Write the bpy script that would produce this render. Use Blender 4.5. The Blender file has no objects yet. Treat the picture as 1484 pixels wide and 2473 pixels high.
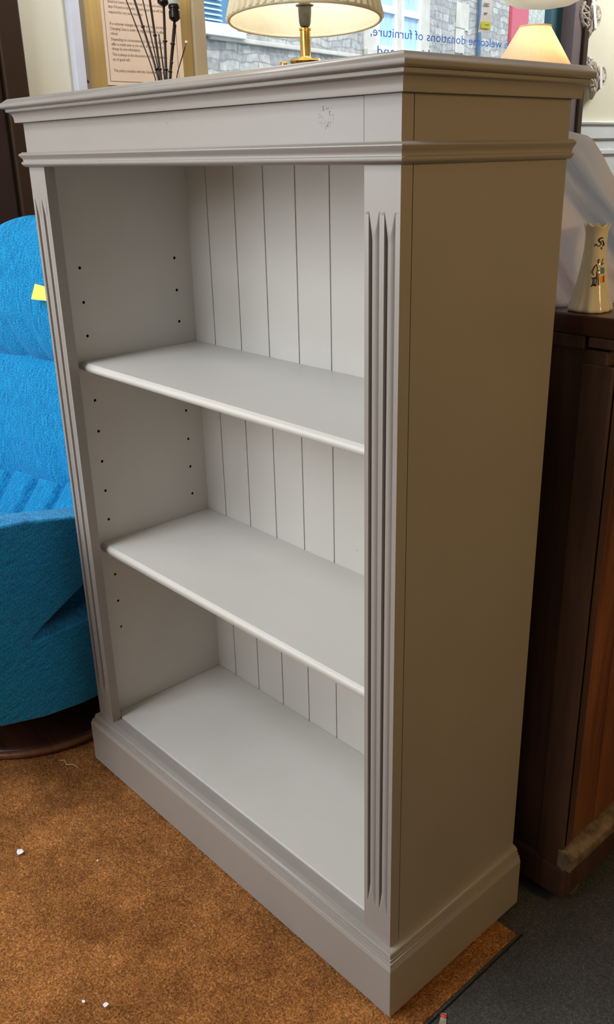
import bpy, bmesh, math, random
import numpy as np
from mathutils import Vector, Matrix, noise as mnoise
random.seed(7)
PI = math.pi
sc = bpy.context.scene
COL = sc.collection

# ------------------------------------------------------------------ camera
cam_d = bpy.data.cameras.new('camera'); cam = bpy.data.objects.new('camera', cam_d); COL.objects.link(cam)
cam.location = (0.6392, -0.7035, 1.1627); cam.rotation_euler = (1.1880, 0.0188, 0.8224)
cam_d.sensor_fit = 'HORIZONTAL'; cam_d.sensor_width = 36; cam_d.lens = 2155.4 / 1484 * 36
cam_d.shift_x = -0.02035; cam_d.shift_y = 0.0004; cam_d.clip_start = 0.02; cam_d.clip_end = 200
sc.camera = cam
# ------------------------------------------------------------------ exposure, world, sun, large lights
sc.view_settings.view_transform = 'Standard'; sc.view_settings.look = 'None'
sc.view_settings.gamma = 1; sc.view_settings.use_curve_mapping = False
sc.view_settings.exposure = 0.0
w = bpy.data.worlds.new('overcast_sky'); sc.world = w; w.use_nodes = True
bg = w.node_tree.nodes['Background']; bg.inputs[0].default_value = (0.72, 0.84, 1.0, 1); bg.inputs[1].default_value = 1.7
def lamp(name, kind, loc, energy, color, target=None, **kw):
    d = bpy.data.lights.new(name, kind); d.energy = energy; d.color = color
    for k, v in kw.items(): setattr(d, k, v)
    o = bpy.data.objects.new(name, d); COL.objects.link(o); o.location = loc
    if target is not None:
        o.rotation_euler = (Vector(target) - Vector(loc)).to_track_quat('-Z', 'Y').to_euler()
    return o
lamp('sun', 'SUN', (4, -2, 8), 2.6, (1, .95, .86), (-4, 1.5, 0), angle=math.radians(12))
# daylight through the shop window further along the left wall (outside the frame)
lamp('daylight_shop_window', 'AREA', (-1.75, -1.55, 1.35), 24, (0.90, 0.95, 1.0), (-0.2, 0.1, 0.7), shape='RECTANGLE', size=1.1, size_y=1.5)
# cool ceiling panel of the shop, above and in front of the bookcase
lamp('ceiling_panel', 'AREA', (-0.85, -1.25, 2.62), 24, (0.91, 0.95, 1.0), (-0.60, -.7, 0), shape='RECTANGLE', size=0.6, size_y=0.6)
# daylight through the glazed street door behind the photographer
lamp('daylight_street_door', 'AREA', (-0.75, -2.8, 1.95), 44, (0.90, 0.95, 1.0), (-0.4, 0.0, 0.6), shape='RECTANGLE', size=1.2, size_y=1.6)
# unseen fill lights, added to brighten the bookcase's right side and the far wall
lamp('right_side_fill', 'AREA', (1.75, 0.45, 1.45), 9.5, (1.0, 0.66, 0.26), (0, 0.2, 0.85), shape='DISK', size=0.5)
lamp('far_wall_fill', 'AREA', (-1.15, 4.0, 2.5), 24, (1.0, 0.97, 0.92), (-1.95, 3.3, 1.2), shape='DISK', size=0.5)

# warm spotlight above the notice board
lamp('notice_spotlight', 'AREA', (-1.45, 0.85, 2.45), 10, (0.97, 0.97, 1.0), (-1.95, 0.9, 1.5), shape='DISK', size=0.15)

# ------------------------------------------------------------------ materials
def nt(name):
    m = bpy.data.materials.new(name); m.use_nodes = True
    t = m.node_tree; b = t.nodes['Principled BSDF']
    return m, t, b
def N(t, typ, **kw):
    n = t.nodes.new(typ)
    for k, v in kw.items():
        if k.startswith('i_'):
            k2 = k[2:]
            k2 = int(k2) if k2.isdigit() else k2.replace('_', ' ')
            n.inputs[k2].default_value = v
        else: setattr(n, k, v)
    return n
def L(t, a, b): t.links.new(a, b)
def ramp(t, fac, stops, interp='LINEAR'):
    r = t.nodes.new('ShaderNodeValToRGB'); r.color_ramp.interpolation = interp
    e = r.color_ramp.elements
    while len(e) < len(stops): e.new(0.5)
    for i, (p, c) in enumerate(stops):
        e[i].position = p; e[i].color = (*c, 1) if len(c) == 3 else c
    L(t, fac, r.inputs[0]); return r
def coords(t, kind='Object', scale=(1, 1, 1), rot=(0, 0, 0)):
    tc = t.nodes.new('ShaderNodeTexCoord'); mp = t.nodes.new('ShaderNodeMapping')
    mp.inputs['Scale'].default_value = scale; mp.inputs['Rotation'].default_value = rot
    L(t, tc.outputs[kind], mp.inputs[0]); return mp.outputs[0]
def mixc(t, fac, a, b, blend='MIX'):
    m = t.nodes.new('ShaderNodeMix'); m.data_type = 'RGBA'; m.blend_type = blend
    for s, v in ((0, fac), (6, a), (7, b)):
        if hasattr(v, 'is_linked') or hasattr(v, 'links'): L(t, v, m.inputs[s])
        else: m.inputs[s].default_value = v if s == 0 else (*v, 1)
    return m.outputs[2]
def bump(t, b, h, strength=.2, dist=.001):
    n = t.nodes.new('ShaderNodeBump'); n.inputs['Strength'].default_value = strength; n.inputs['Distance'].default_value = dist
    L(t, h, n.inputs['Height']); L(t, n.outputs[0], b.inputs['Normal']); return n
def simple(name, col, rough=.5, metal=0, var=.06, scale=30, bstr=.1, bdist=.0005, stretch=(1, 1, 1), **kw):
    m, t, b = nt(name)
    v = coords(t, scale=stretch)
    n = N(t, 'ShaderNodeTexNoise', i_Scale=scale, i_Detail=4); L(t, v, n.inputs['Vector'])
    r = ramp(t, n.outputs[0], [(.3, tuple(c * (1 - var) for c in col)), (.7, tuple(min(1, c * (1 + var)) for c in col))])
    L(t, r.outputs[0], b.inputs['Base Color'])
    b.inputs['Roughness'].default_value = rough; b.inputs['Metallic'].default_value = metal
    for k, val in kw.items(): b.inputs[k.replace('_', ' ')].default_value = val
    if bstr: bump(t, b, n.outputs[0], bstr, bdist)
    return m

# greige furniture paint: brushed by hand, a few dark specks
def paint_mat(name, col, brush, mark=False):
    m, t, b = nt(name)
    v = coords(t)
    n1 = N(t, 'ShaderNodeTexNoise', i_Scale=6, i_Detail=3); L(t, v, n1.inputs['Vector'])
    c = ramp(t, n1.outputs[0], [(.3, tuple(x * .965 for x in col)), (.7, tuple(x * 1.03 for x in col))]).outputs[0]
    vo = N(t, 'ShaderNodeTexVoronoi', i_Scale=34); L(t, v, vo.inputs['Vector'])
    lt = N(t, 'ShaderNodeMath', operation='LESS_THAN', i_1=.045); L(t, vo.outputs['Distance'], lt.inputs[0])
    sp = N(t, 'ShaderNodeSeparateColor'); L(t, vo.outputs['Color'], sp.inputs[0])
    g = N(t, 'ShaderNodeMath', operation='GREATER_THAN', i_1=.93); L(t, sp.outputs[0], g.inputs[0])
    mu = N(t, 'ShaderNodeMath', operation='MULTIPLY'); L(t, lt.outputs[0], mu.inputs[0]); L(t, g.outputs[0], mu.inputs[1])
    mu2 = N(t, 'ShaderNodeMath', operation='MULTIPLY', i_1=.55); L(t, mu.outputs[0], mu2.inputs[0])
    c = mixc(t, mu2.outputs[0], c, (.16, .13, .10))
    if mark:   # a ring-shaped chipped sticker mark on the frieze
        geo = N(t, 'ShaderNodeNewGeometry')
        d = N(t, 'ShaderNodeVectorMath', operation='DISTANCE', i_1=(-.107, 0, 1.1975)); L(t, geo.outputs['Position'], d.inputs[0])
        s1 = N(t, 'ShaderNodeMath', operation='SUBTRACT', i_1=.0085); L(t, d.outputs['Value'], s1.inputs[0])
        s2 = N(t, 'ShaderNodeMath', operation='ABSOLUTE'); L(t, s1.outputs[0], s2.inputs[0])
        s3 = N(t, 'ShaderNodeMath', operation='LESS_THAN', i_1=.0034); L(t, s2.outputs[0], s3.inputs[0])
        n2 = N(t, 'ShaderNodeTexNoise', i_Scale=300, i_Detail=3); L(t, geo.outputs['Position'], n2.inputs['Vector'])
        s4 = N(t, 'ShaderNodeMath', operation='GREATER_THAN', i_1=.57); L(t, n2.outputs[0], s4.inputs[0])
        s5 = N(t, 'ShaderNodeMath', operation='MULTIPLY'); L(t, s3.outputs[0], s5.inputs[0]); L(t, s4.outputs[0], s5.inputs[1])
        s6 = N(t, 'ShaderNodeMath', operation='MULTIPLY', i_1=.8); L(t, s5.outputs[0], s6.inputs[0])
        c = mixc(t, s6.outputs[0], c, (.06, .045, .035))
    L(t, c, b.inputs['Base Color'])
    b.inputs['Roughness'].default_value = .34
    vb = coords(t, scale=brush)
    nb = N(t, 'ShaderNodeTexNoise', i_Scale=60, i_Detail=3); L(t, vb, nb.inputs['Vector'])
    bump(t, b, nb.outputs[0], .16, .0007)
    return m
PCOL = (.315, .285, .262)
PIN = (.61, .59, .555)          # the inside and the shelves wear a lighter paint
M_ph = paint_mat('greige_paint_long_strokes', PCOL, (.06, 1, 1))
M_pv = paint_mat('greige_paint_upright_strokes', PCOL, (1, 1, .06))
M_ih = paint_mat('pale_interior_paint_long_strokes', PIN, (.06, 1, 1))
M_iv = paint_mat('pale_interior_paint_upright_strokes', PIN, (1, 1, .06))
M_pf = paint_mat('greige_paint_frieze', PCOL, (.06, 1, 1), True)

# brown carpet
def carpet_mat():
    m, t, b = nt('rust_brown_carpet')
    v = coords(t)
    n1 = N(t, 'ShaderNodeTexNoise', i_Scale=260, i_Detail=5, i_Roughness=.7); L(t, v, n1.inputs['Vector'])
    n2 = N(t, 'ShaderNodeTexNoise', i_Scale=7, i_Detail=3, i_Roughness=.6); L(t, v, n2.inputs['Vector'])
    n3 = N(t, 'ShaderNodeTexNoise', i_Scale=60, i_Detail=4, i_Distortion=1.2); L(t, v, n3.inputs['Vector'])
    a = ramp(t, n1.outputs[0], [(.28, (.10, .031, .008)), (.5, (.42, .165, .043)), (.68, (.74, .38, .14)), (.8, (.92, .66, .38))]).outputs[0]
    f = ramp(t, n2.outputs[0], [(.35, (.66, .63, .62)), (.65, (1.15, 1.17, 1.22))]).outputs[0]
    a = mixc(t, 1.0, a, f, 'MULTIPLY')
    f3 = ramp(t, n3.outputs[0], [(.35, (.72, .7, .68)), (.65, (1.15, 1.15, 1.15))]).outputs[0]
    a = mixc(t, 1.0, a, f3, 'MULTIPLY')
    L(t, a, b.inputs['Base Color']); b.inputs['Roughness'].default_value = .95
    b.inputs['Specular IOR Level'].default_value = .15
    bump(t, b, n1.outputs[0], .9, .004)
    return m
M_carpet = carpet_mat()
def darkfloor_mat():
    m, t, b = nt('charcoal_matting')
    v = coords(t)
    n1 = N(t, 'ShaderNodeTexNoise', i_Scale=420, i_Detail=3, i_Roughness=.7); L(t, v, n1.inputs['Vector'])
    n2 = N(t, 'ShaderNodeTexNoise', i_Scale=9, i_Detail=3); L(t, v, n2.inputs['Vector'])
    a = ramp(t, n1.outputs[0], [(.3, (.014, .014, .014)), (.6, (.062, .062, .06)), (.8, (.22, .22, .21))]).outputs[0]
    f = ramp(t, n2.outputs[0], [(.3, (.8, .8, .8)), (.7, (1.15, 1.15, 1.15))]).outputs[0]
    L(t, mixc(t, 1.0, a, f, 'MULTIPLY'), b.inputs['Base Color']); b.inputs['Roughness'].default_value = .85
    bump(t, b, n1.outputs[0], .6, .0015)
    return m
M_floor = darkfloor_mat()
def fabric_mat():
    m, t, b = nt('blue_woven_upholstery')
    v = coords(t, kind='UV', scale=(1, 1, 1))
    n1 = N(t, 'ShaderNodeTexNoise', i_Scale=1.0, i_Detail=4, i_Roughness=.7)
    mp = N(t, 'ShaderNodeMapping'); mp.inputs['Scale'].default_value = (430, 30, 1); L(t, v, mp.inputs[0]); L(t, mp.outputs[0], n1.inputs['Vector'])
    n2 = N(t, 'ShaderNodeTexNoise', i_Scale=1.0, i_Detail=2)
    mp2 = N(t, 'ShaderNodeMapping'); mp2.inputs['Scale'].default_value = (200, 500, 1); L(t, v, mp2.inputs[0]); L(t, mp2.outputs[0], n2.inputs['Vector'])
    ad = N(t, 'ShaderNodeMath', operation='ADD'); L(t, n1.outputs[0], ad.inputs[0]); L(t, n2.outputs[0], ad.inputs[1])
    hf = N(t, 'ShaderNodeMath', operation='MULTIPLY', i_1=.5); L(t, ad.outputs[0], hf.inputs[0])
    c = ramp(t, hf.outputs[0], [(.36, (.001, .075, .21)), (.5, (.003, .23, .52)), (.64, (.015, .42, .82))]).outputs[0]
    L(t, c, b.inputs['Base Color']); b.inputs['Roughness'].default_value = .8
    b.inputs['Sheen Weight'].default_value = .25; b.inputs['Sheen Tint'].default_value = (.5, .8, 1, 1)
    b.inputs['Specular IOR Level'].default_value = .2
    bump(t, b, hf.outputs[0], .6, .0012)
    return m
M_fabric = fabric_mat()
def wood_mat(name, dark, light, rough=.4, scale=1.0, axis=2, coat=0.0):
    m, t, b = nt(name)
    s = [14, 14, 14]; s[axis] = .9
    v = coords(t, scale=tuple(x * scale for x in s))
    n = N(t, 'ShaderNodeTexNoise', i_Scale=3.2, i_Detail=6, i_Roughness=.6, i_Distortion=.4); L(t, v, n.inputs['Vector'])
    c = ramp(t, n.outputs[0], [(.3, dark), (.7, light)]).outputs[0]
    n2 = N(t, 'ShaderNodeTexNoise', i_Scale=2.2, i_Detail=3); L(t, coords(t), n2.inputs['Vector'])
    f = ramp(t, n2.outputs[0], [(.35, (.6, .6, .6)), (.65, (1.2, 1.2, 1.2))]).outputs[0]
    L(t, mixc(t, 1.0, c, f, 'MULTIPLY'), b.inputs['Base Color'])
    b.inputs['Roughness'].default_value = rough; b.inputs['Coat Weight'].default_value = coat
    bump(t, b, n.outputs[0], .15, .0006)
    return m
M_mahog = wood_mat('dark_mahogany', (.035, .017, .012), (.095, .045, .031), .38)
M_mahog_f = wood_mat('reddish_mahogany_boards', (.075, .022, .008), (.22, .075, .025), .42)
M_mahog_t = wood_mat('polished_mahogany_top', (.03, .009, .006), (.075, .024, .016), .22, axis=0)
M_worn = simple('worn_scuffed_wood', (.16, .11, .07), .6, var=.5, scale=60, bstr=.4, bdist=.001)
M_base = wood_mat('dark_brown_swivel_base_wood', (.022, .006, .003), (.065, .02, .010), .35, axis=0)
M_base_rim = wood_mat('brown_base_rim', (.10, .032, .014), (.2, .075, .035), .35, axis=0)
M_oak = wood_mat('plain_table_wood', (.16, .09, .04), (.3, .18, .09), .5, axis=1)
M_cream = simple('cream_wall_paint', (.76, .75, .62), .7, var=.02, scale=5, bstr=.05)
M_warmwall = simple('tan_wall_paint', (.42, .27, .13), .8, var=.05, scale=5)  # tan chosen so the unseen right wall bounces warm light
M_white = simple('white_gloss_paint', (.72, .77, .82), .35, var=.02, scale=8)
M_ceil = simple('ceiling_paint', (.75, .73, .68), .8, var=.02)
M_dframe = simple('dark_brown_frame_paint', (.030, .016, .016), .4, var=.15, scale=12)
M_mauve = simple('mauve_brown_frame_paint', (.17, .135, .15), .5, var=.06, scale=12)
M_dbrown = simple('dark_brown_edge_paint', (.035, .018, .010), .4)
M_teal = simple('teal_shopfront_paint', (.05, .16, .22), .5, var=.08, scale=8)
M_ochre = wood_mat('ochre_plywood_board', (.50, .33, .10), (.66, .46, .17), .6, axis=2)
M_beigepost = simple('taupe_post_paint', (.30, .25, .18), .5, var=.06, scale=12)
M_beigepost2 = simple('beige_post_paint', (.42, .34, .22), .5, var=.06, scale=12)
M_alu = simple('pale_aluminium_trim', (.72, .76, .88), .35, var=.03, scale=12)
M_screw = simple('screw_steel', (.2, .17, .12), .35, metal=1)
M_black = simple('black_gloss_plastic', (.012, .009, .008), .12, var=.2, bstr=0)
M_stem = simple('dark_brown_stem', (.022, .013, .009), .3, var=.4, scale=60)
M_ink = simple('printed_ink', (.10, .065, .05), .7, bstr=0)
M_blueink = simple('blue_vinyl_lettering', (.02, .20, .95), .5, bstr=0)
M_brass = simple('polished_brass', (.72, .48, .16), .22, metal=1, var=.12, scale=25)
M_socket = simple('grey_bakelite_socket', (.10, .095, .085), .4, var=.3, scale=40)
M_wicker = simple('whitewashed_wicker', (.50, .44, .385), .7, var=.25, scale=45, bstr=.5, bdist=.002)
M_ribbon = simple('white_ribbon', (.85, .87, .92), .6, var=.03)
M_scrap = simple('white_paper_scrap', (.82, .84, .92), .7, var=.03)
M_thread = simple('pale_thread', (.70, .55, .40), .7)
M_yellow = simple('yellow_paper', (.88, .78, .12), .6, var=.05)
M_tagyel = simple('yellow_green_label', (.72, .80, .03), .6, var=.05)
M_hole = simple('unlit_hole_wood', (.03, .025, .02), .9)
M_red = simple('red_spot_paint', (.62, .06, .04), .6)
M_chalk = simple('worn_pale_floor_mark', (.32, .30, .24), .8, var=.3, scale=120)

def paper_mat():
    m, t, b = nt('peach_paper'); v = coords(t)
    n = N(t, 'ShaderNodeTexNoise', i_Scale=3, i_Detail=2); L(t, v, n.inputs['Vector'])
    L(t, ramp(t, n.outputs[0], [(.3, (.76, .60, .47)), (.7, (.82, .66, .53))]).outputs[0], b.inputs['Base Color'])
    b.inputs['Roughness'].default_value = .7; return m
M_paper = paper_mat()
def shade_mat(name, col, trans):
    m, t, b = nt(name)
    v = coords(t)
    n = N(t, 'ShaderNodeTexNoise', i_Scale=90, i_Detail=2); L(t, v, n.inputs['Vector'])
    c = ramp(t, n.outputs[0], [(.3, tuple(x * .95 for x in col)), (.7, col)]).outputs[0]
    L(t, c, b.inputs['Base Color']); b.inputs['Roughness'].default_value = .8
    tr = N(t, 'ShaderNodeBsdfTranslucent'); L(t, c, tr.inputs[0])
    mx = N(t, 'ShaderNodeMixShader', i_0=trans)
    L(t, b.outputs[0], mx.inputs[1]); L(t, tr.outputs[0], mx.inputs[2])
    L(t, mx.outputs[0], t.nodes['Material Output'].inputs[0]); return m
M_shade = shade_mat('cream_pleated_silk', (.80, .74, .58), .34)
M_shade_in = shade_mat('pale_shade_lining', (.92, .90, .80), .35)
M_shade2 = shade_mat('warm_cream_pleated_silk', (.92, .80, .60), .5)
M_frost = shade_mat('frosted_white_glass', (.88, .88, .84), .55)
def glass_mat():
    m, t, b = nt('window_glass')
    tr = N(t, 'ShaderNodeBsdfTransparent'); tr.inputs[0].default_value = (.96, .98, .98, 1)
    gl = N(t, 'ShaderNodeBsdfGlossy', i_Roughness=.02)
    lw = N(t, 'ShaderNodeLayerWeight', i_Blend=.5)
    pw = N(t, 'ShaderNodeMath', operation='POWER', i_1=5.0); L(t, lw.outputs['Facing'], pw.inputs[0])
    ma = N(t, 'ShaderNodeMath', operation='MULTIPLY_ADD', i_1=.7, i_2=.02); L(t, pw.outputs[0], ma.inputs[0])
    mx = N(t, 'ShaderNodeMixShader'); L(t, ma.outputs[0], mx.inputs[0]); L(t, tr.outputs[0], mx.inputs[1]); L(t, gl.outputs[0], mx.inputs[2])
    L(t, mx.outputs[0], t.nodes['Material Output'].inputs[0]); return m
M_glass = glass_mat()
def bulb_glass():
    m, t, b = nt('clear_bulb_glass'); b.inputs['Base Color'].default_value = (.95, .95, .95, 1)
    b.inputs['Roughness'].default_value = .12; b.inputs['Transmission Weight'].default_value = .75; b.inputs['IOR'].default_value = 1.3
    return m
M_bulbglass = bulb_glass()
def lit_bulb(name, col, s):
    m, t, b = nt(name); b.inputs['Emission Color'].default_value = (*col, 1); b.inputs['Emission Strength'].default_value = s; return m
M_bulb = lit_bulb('lit_bulb', (1, .85, .6), 6)
def china_mat():
    m, t, b = nt('cream_glazed_china'); v = coords(t)
    n = N(t, 'ShaderNodeTexNoise', i_Scale=12, i_Detail=2); L(t, v, n.inputs['Vector'])
    L(t, ramp(t, n.outputs[0], [(.3, (.76, .67, .50)), (.7, (.84, .76, .60))]).outputs[0], b.inputs['Base Color'])
    b.inputs['Roughness'].default_value = .12; b.inputs['Coat Weight'].default_value = .5; b.inputs['Coat Roughness'].default_value = .05
    return m
M_china = china_mat()
def cloth_mat():
    m, t, b = nt('misty_lilac_backdrop'); v = coords(t)
    d1 = N(t, 'ShaderNodeVectorMath', operation='DOT_PRODUCT', i_1=(.30, .57, -.76)); L(t, v, d1.inputs[0])
    d2 = N(t, 'ShaderNodeVectorMath', operation='DOT_PRODUCT', i_1=(.34, .68, .64)); L(t, v, d2.inputs[0])
    m1 = N(t, 'ShaderNodeMath', operation='MULTIPLY', i_1=2.2); L(t, d1.outputs['Value'], m1.inputs[0])
    m2 = N(t, 'ShaderNodeMath', operation='MULTIPLY', i_1=20.0); L(t, d2.outputs['Value'], m2.inputs[0])
    cb = N(t, 'ShaderNodeCombineXYZ', i_2=3.7); L(t, m1.outputs[0], cb.inputs[0]); L(t, m2.outputs[0], cb.inputs[1])
    n = N(t, 'ShaderNodeTexNoise', i_Scale=1.0, i_Detail=4, i_Distortion=.4); L(t, cb.outputs[0], n.inputs['Vector'])
    c = ramp(t, n.outputs[0], [(.30, (.52, .60, .76)), (.42, (.80, .82, .88)), (.52, (.90, .84, .86)), (.60, (.68, .62, .67)), (.68, (.42, .34, .34))]).outputs[0]
    L(t, c, b.inputs['Base Color']); b.inputs['Roughness'].default_value = .6
    tr = N(t, 'ShaderNodeBsdfTranslucent'); L(t, c, tr.inputs[0])
    mx = N(t, 'ShaderNodeMixShader', i_0=.68); L(t, b.outputs[0], mx.inputs[1]); L(t, tr.outputs[0], mx.inputs[2])
    L(t, mx.outputs[0], t.nodes['Material Output'].inputs[0]); return m
M_cloth = cloth_mat()
def stone_mat():
    m, t, b = nt('grey_rubble_stone_wall')
    v = coords(t)
    nz = N(t, 'ShaderNodeTexNoise', i_Scale=3, i_Detail=3); L(t, v, nz.inputs['Vector'])
    sm = N(t, 'ShaderNodeVectorMath', operation='SCALE', i_Scale=.16); L(t, nz.outputs['Color'], sm.inputs[0])
    av = N(t, 'ShaderNodeVectorMath', operation='ADD'); L(t, v, av.inputs[0]); L(t, sm.outputs[0], av.inputs[1])
    sx = N(t, 'ShaderNodeSeparateXYZ'); L(t, av.outputs[0], sx.inputs[0])
    cx = N(t, 'ShaderNodeCombineXYZ'); L(t, sx.outputs[1], cx.inputs[0]); L(t, sx.outputs[2], cx.inputs[1])
    br = N(t, 'ShaderNodeTexBrick', i_Scale=1.0); br.offset = .43; br.squash = 1.5; br.squash_frequency = 3
    br.inputs['Color1'].default_value = (.40, .39, .38, 1); br.inputs['Color2'].default_value = (.62, .60, .56, 1)
    br.inputs['Mortar'].default_value = (.34, .34, .34, 1); br.inputs['Mortar Size'].default_value = .010
    br.inputs['Brick Width'].default_value = .21; br.inputs['Row Height'].default_value = .085; br.inputs['Bias'].default_value = -.1
    L(t, cx.outputs[0], br.inputs['Vector'])
    n = N(t, 'ShaderNodeTexNoise', i_Scale=14, i_Detail=5); L(t, v, n.inputs['Vector'])
    f = ramp(t, n.outputs[0], [(.3, (.72, .72, .74)), (.7, (1.2, 1.18, 1.12))]).outputs[0]
    L(t, mixc(t, 1.0, br.outputs[0], f, 'MULTIPLY'), b.inputs['Base Color']); b.inputs['Roughness'].default_value = .9
    bump(t, b, br.outputs['Fac'], -.5, .02)
    return m
M_stone = stone_mat()
M_pebble = simple('pebbledash_render', (.55, .56, .50), .9, var=.4, scale=25, bstr=.6, bdist=.02)
M_dress = simple('dressed_pale_stone', (.66, .62, .54), .8, var=.12, scale=6)
M_wframe = simple('white_window_frame', (.82, .86, .92), .5, var=.03)
M_curtain = simple('pale_blue_curtained_glass', (.45, .66, .88), .15, var=.18, scale=9, stretch=(1, 3, .25), bstr=0)
M_shutter = simple('pale_blue_shutter', (.62, .80, .92), .5, var=.06)
M_darkglass = simple('dark_blue_glass', (.10, .26, .42), .1, bstr=0)
M_door = simple('red_door_paint', (.62, .10, .14), .5, var=.05)
M_pipe = simple('slate_blue_downpipe', (.10, .17, .26), .4)
M_asphalt = simple('street_asphalt', (.12, .12, .12), .9, var=.2, scale=40)

# ------------------------------------------------------------------ mesh helpers
BASE = {}
def tag(o, label=None, cat=None, group=None, kind=None):
    for k, v in (('label', label), ('category', cat), ('group', group), ('kind', kind)):
        if v: o[k] = v
    return o
def thing(name, loc, label, cat, group=None, kind=None):
    o = bpy.data.objects.new(name, None); COL.objects.link(o); o.location = loc; o.empty_display_size = .05
    BASE[o] = Vector(loc); return tag(o, label, cat, group, kind)
def obj(name, verts, faces, mat, parent=None, smooth=False, origin=None, uvs=None):
    """verts in world coordinates; stored relative to the thing's base"""
    off = BASE[parent] if parent is not None else Vector(origin) if origin is not None else Vector((0, 0, 0))
    me = bpy.data.meshes.new(name)
    me.from_pydata([(v[0] - off[0], v[1] - off[1], v[2] - off[2]) for v in verts], [], [tuple(f) for f in faces])
    me.update()
    bm = bmesh.new(); bm.from_mesh(me); bmesh.ops.recalc_face_normals(bm, faces=bm.faces)
    bm.to_mesh(me); bm.free()
    if uvs is not None:
        ul = me.uv_layers.new(name='UVMap')
        for lp in me.loops: ul.data[lp.index].uv = uvs[lp.vertex_index]
    if smooth is True:
        for p in me.polygons: p.use_smooth = True
    me.materials.append(mat)
    o = bpy.data.objects.new(name, me); COL.objects.link(o)
    if parent is not None: o.parent = parent; BASE[o] = off
    else: o.location = off; BASE[o] = off
    if smooth and smooth is not True:   # angle in degrees
        for p in me.polygons: p.use_smooth = True
        try: me.set_sharp_from_angle(angle=math.radians(smooth))
        except Exception: pass
    return o
class G:
    """collects geometry"""
    def __init__(s): s.v = []; s.f = []; s.uv = []
    def add(s, v, f, uv=None):
        n = len(s.v); s.v += [tuple(x) for x in v]; s.f += [tuple(i + n for i in q) for q in f]
        s.uv += list(uv) if uv is not None else [(x[0], x[2]) for x in v]
        return s
    def box(s, x0, x1, y0, y1, z0, z1):
        v = [(x0, y0, z0), (x1, y0, z0), (x1, y1, z0), (x0, y1, z0), (x0, y0, z1), (x1, y0, z1), (x1, y1, z1), (x0, y1, z1)]
        return s.add(v, [(0, 3, 2, 1), (4, 5, 6, 7), (0, 1, 5, 4), (1, 2, 6, 5), (2, 3, 7, 6), (3, 0, 4, 7)])
    def prism(s, poly, fn, a, b):
        """poly: 2D outline, fn(u, v, t) -> point, extruded from t=a to t=b"""
        n = len(poly)
        v = [fn(p[0], p[1], a) for p in poly] + [fn(p[0], p[1], b) for p in poly]
        f = [tuple(range(n - 1, -1, -1)), tuple(range(n, 2 * n))] + [(i, (i + 1) % n, n + (i + 1) % n, n + i) for i in range(n)]
        return s.add(v, f)
    def rings(s, rs, closed=True, cap=True, uvs=None):
        m = len(rs[0]); v = [p for r in rs for p in r]; f = []
        for i in range(len(rs) - 1):
            for j in range(m if closed else m - 1):
                k = (j + 1) % m
                f.append((i * m + j, i * m + k, (i + 1) * m + k, (i + 1) * m + j))
        if cap and closed:
            f.append(tuple(range(m - 1, -1, -1))); f.append(tuple((len(rs) - 1) * m + j for j in range(m)))
        return s.add(v, f, uvs)
    def lathe(s, prof, c=(0, 0, 0), n=48, cap=True, rad=None, axis=None):
        rs = []
        for r, z in prof:
            ring = []
            for j in range(n):
                a = 2 * PI * j / n; k = rad(a, r, z) if rad else 1
                ring.append(Vector((r * k * math.cos(a), r * k * math.sin(a), z)))
            rs.append(ring)
        if axis is not None:
            q = Vector((0, 0, 1)).rotation_difference(Vector(axis).normalized())
            rs = [[q @ p for p in r] for r in rs]
        c = Vector(c)
        return s.rings([[p + c for p in r] for r in rs], True, cap)
    def tube(s, pts, r, n=10, cap=True):
        pts = [Vector(p) for p in pts]; m = len(pts)
        rr = r if isinstance(r, (list, tuple)) else [r] * m
        rs = []; up = None
        for i, p in enumerate(pts):
            d = (pts[min(i + 1, m - 1)] - pts[max(i - 1, 0)]).normalized()
            if up is None: up = d.orthogonal().normalized()
            up = (up - d * up.dot(d)).normalized(); sd = d.cross(up)
            rs.append([p + (up * math.cos(2 * PI * j / n) + sd * math.sin(2 * PI * j / n)) * rr[i] for j in range(n)])
        return s.rings(rs, True, cap)
    def obj(s, name, mat, parent=None, smooth=False, origin=None, uv=False):
        return obj(name, s.v, s.f, mat, parent, smooth, origin, s.uv if uv else None)
def bevel(o, w=.001, seg=2, ang=35):
    m = o.modifiers.new('bevel', 'BEVEL'); m.width = w; m.segments = seg; m.limit_method = 'ANGLE'; m.angle_limit = math.radians(ang)
    m.harden_normals = False; return o
def sm(o):
    for p in o.data.polygons: p.use_smooth = True
    return o
def text_verts(body, size, depth=.0):
    cu = bpy.data.curves.new('t', 'FONT'); cu.body = body; cu.size = size; cu.extrude = depth; cu.resolution_u = 2
    o = bpy.data.objects.new('t', cu); COL.objects.link(o)
    dg = bpy.context.evaluated_depsgraph_get(); me = bpy.data.meshes.new_from_object(o.evaluated_get(dg))
    v = [tuple(x.co) for x in me.vertices]; f = [tuple(p.vertices) for p in me.polygons]
    bpy.data.objects.remove(o); bpy.data.meshes.remove(me); bpy.data.curves.remove(cu)
    return v, f

# ================================================================== THE SETTING
XW = -1.95                       # window wall plane
FZ = -0.006                      # level of the hard floor under the carpet
def struct(name, g, mat, **kw): return tag(g.obj(name, mat, **kw), kind='structure')
struct('floor', G().box(XW - .2, 2.6, -3.1, 5.0, FZ - .1, FZ), M_floor)
struct('ceiling', G().box(XW - .2, 2.6, -3.1, 5.0, 2.7, 2.8), M_ceil)
struct('wall_right', G().box(2.5, 2.6, -3.1, 5.0, FZ, 2.7), M_warmwall)
struct('wall_front', G().box(XW - .1, 2.5, -3.1, -3.0, FZ, 2.7), M_cream)
struct('wall_back', G().box(XW - .1, 2.5, 4.9, 5.0, FZ, 2.7), M_cream)
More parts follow.
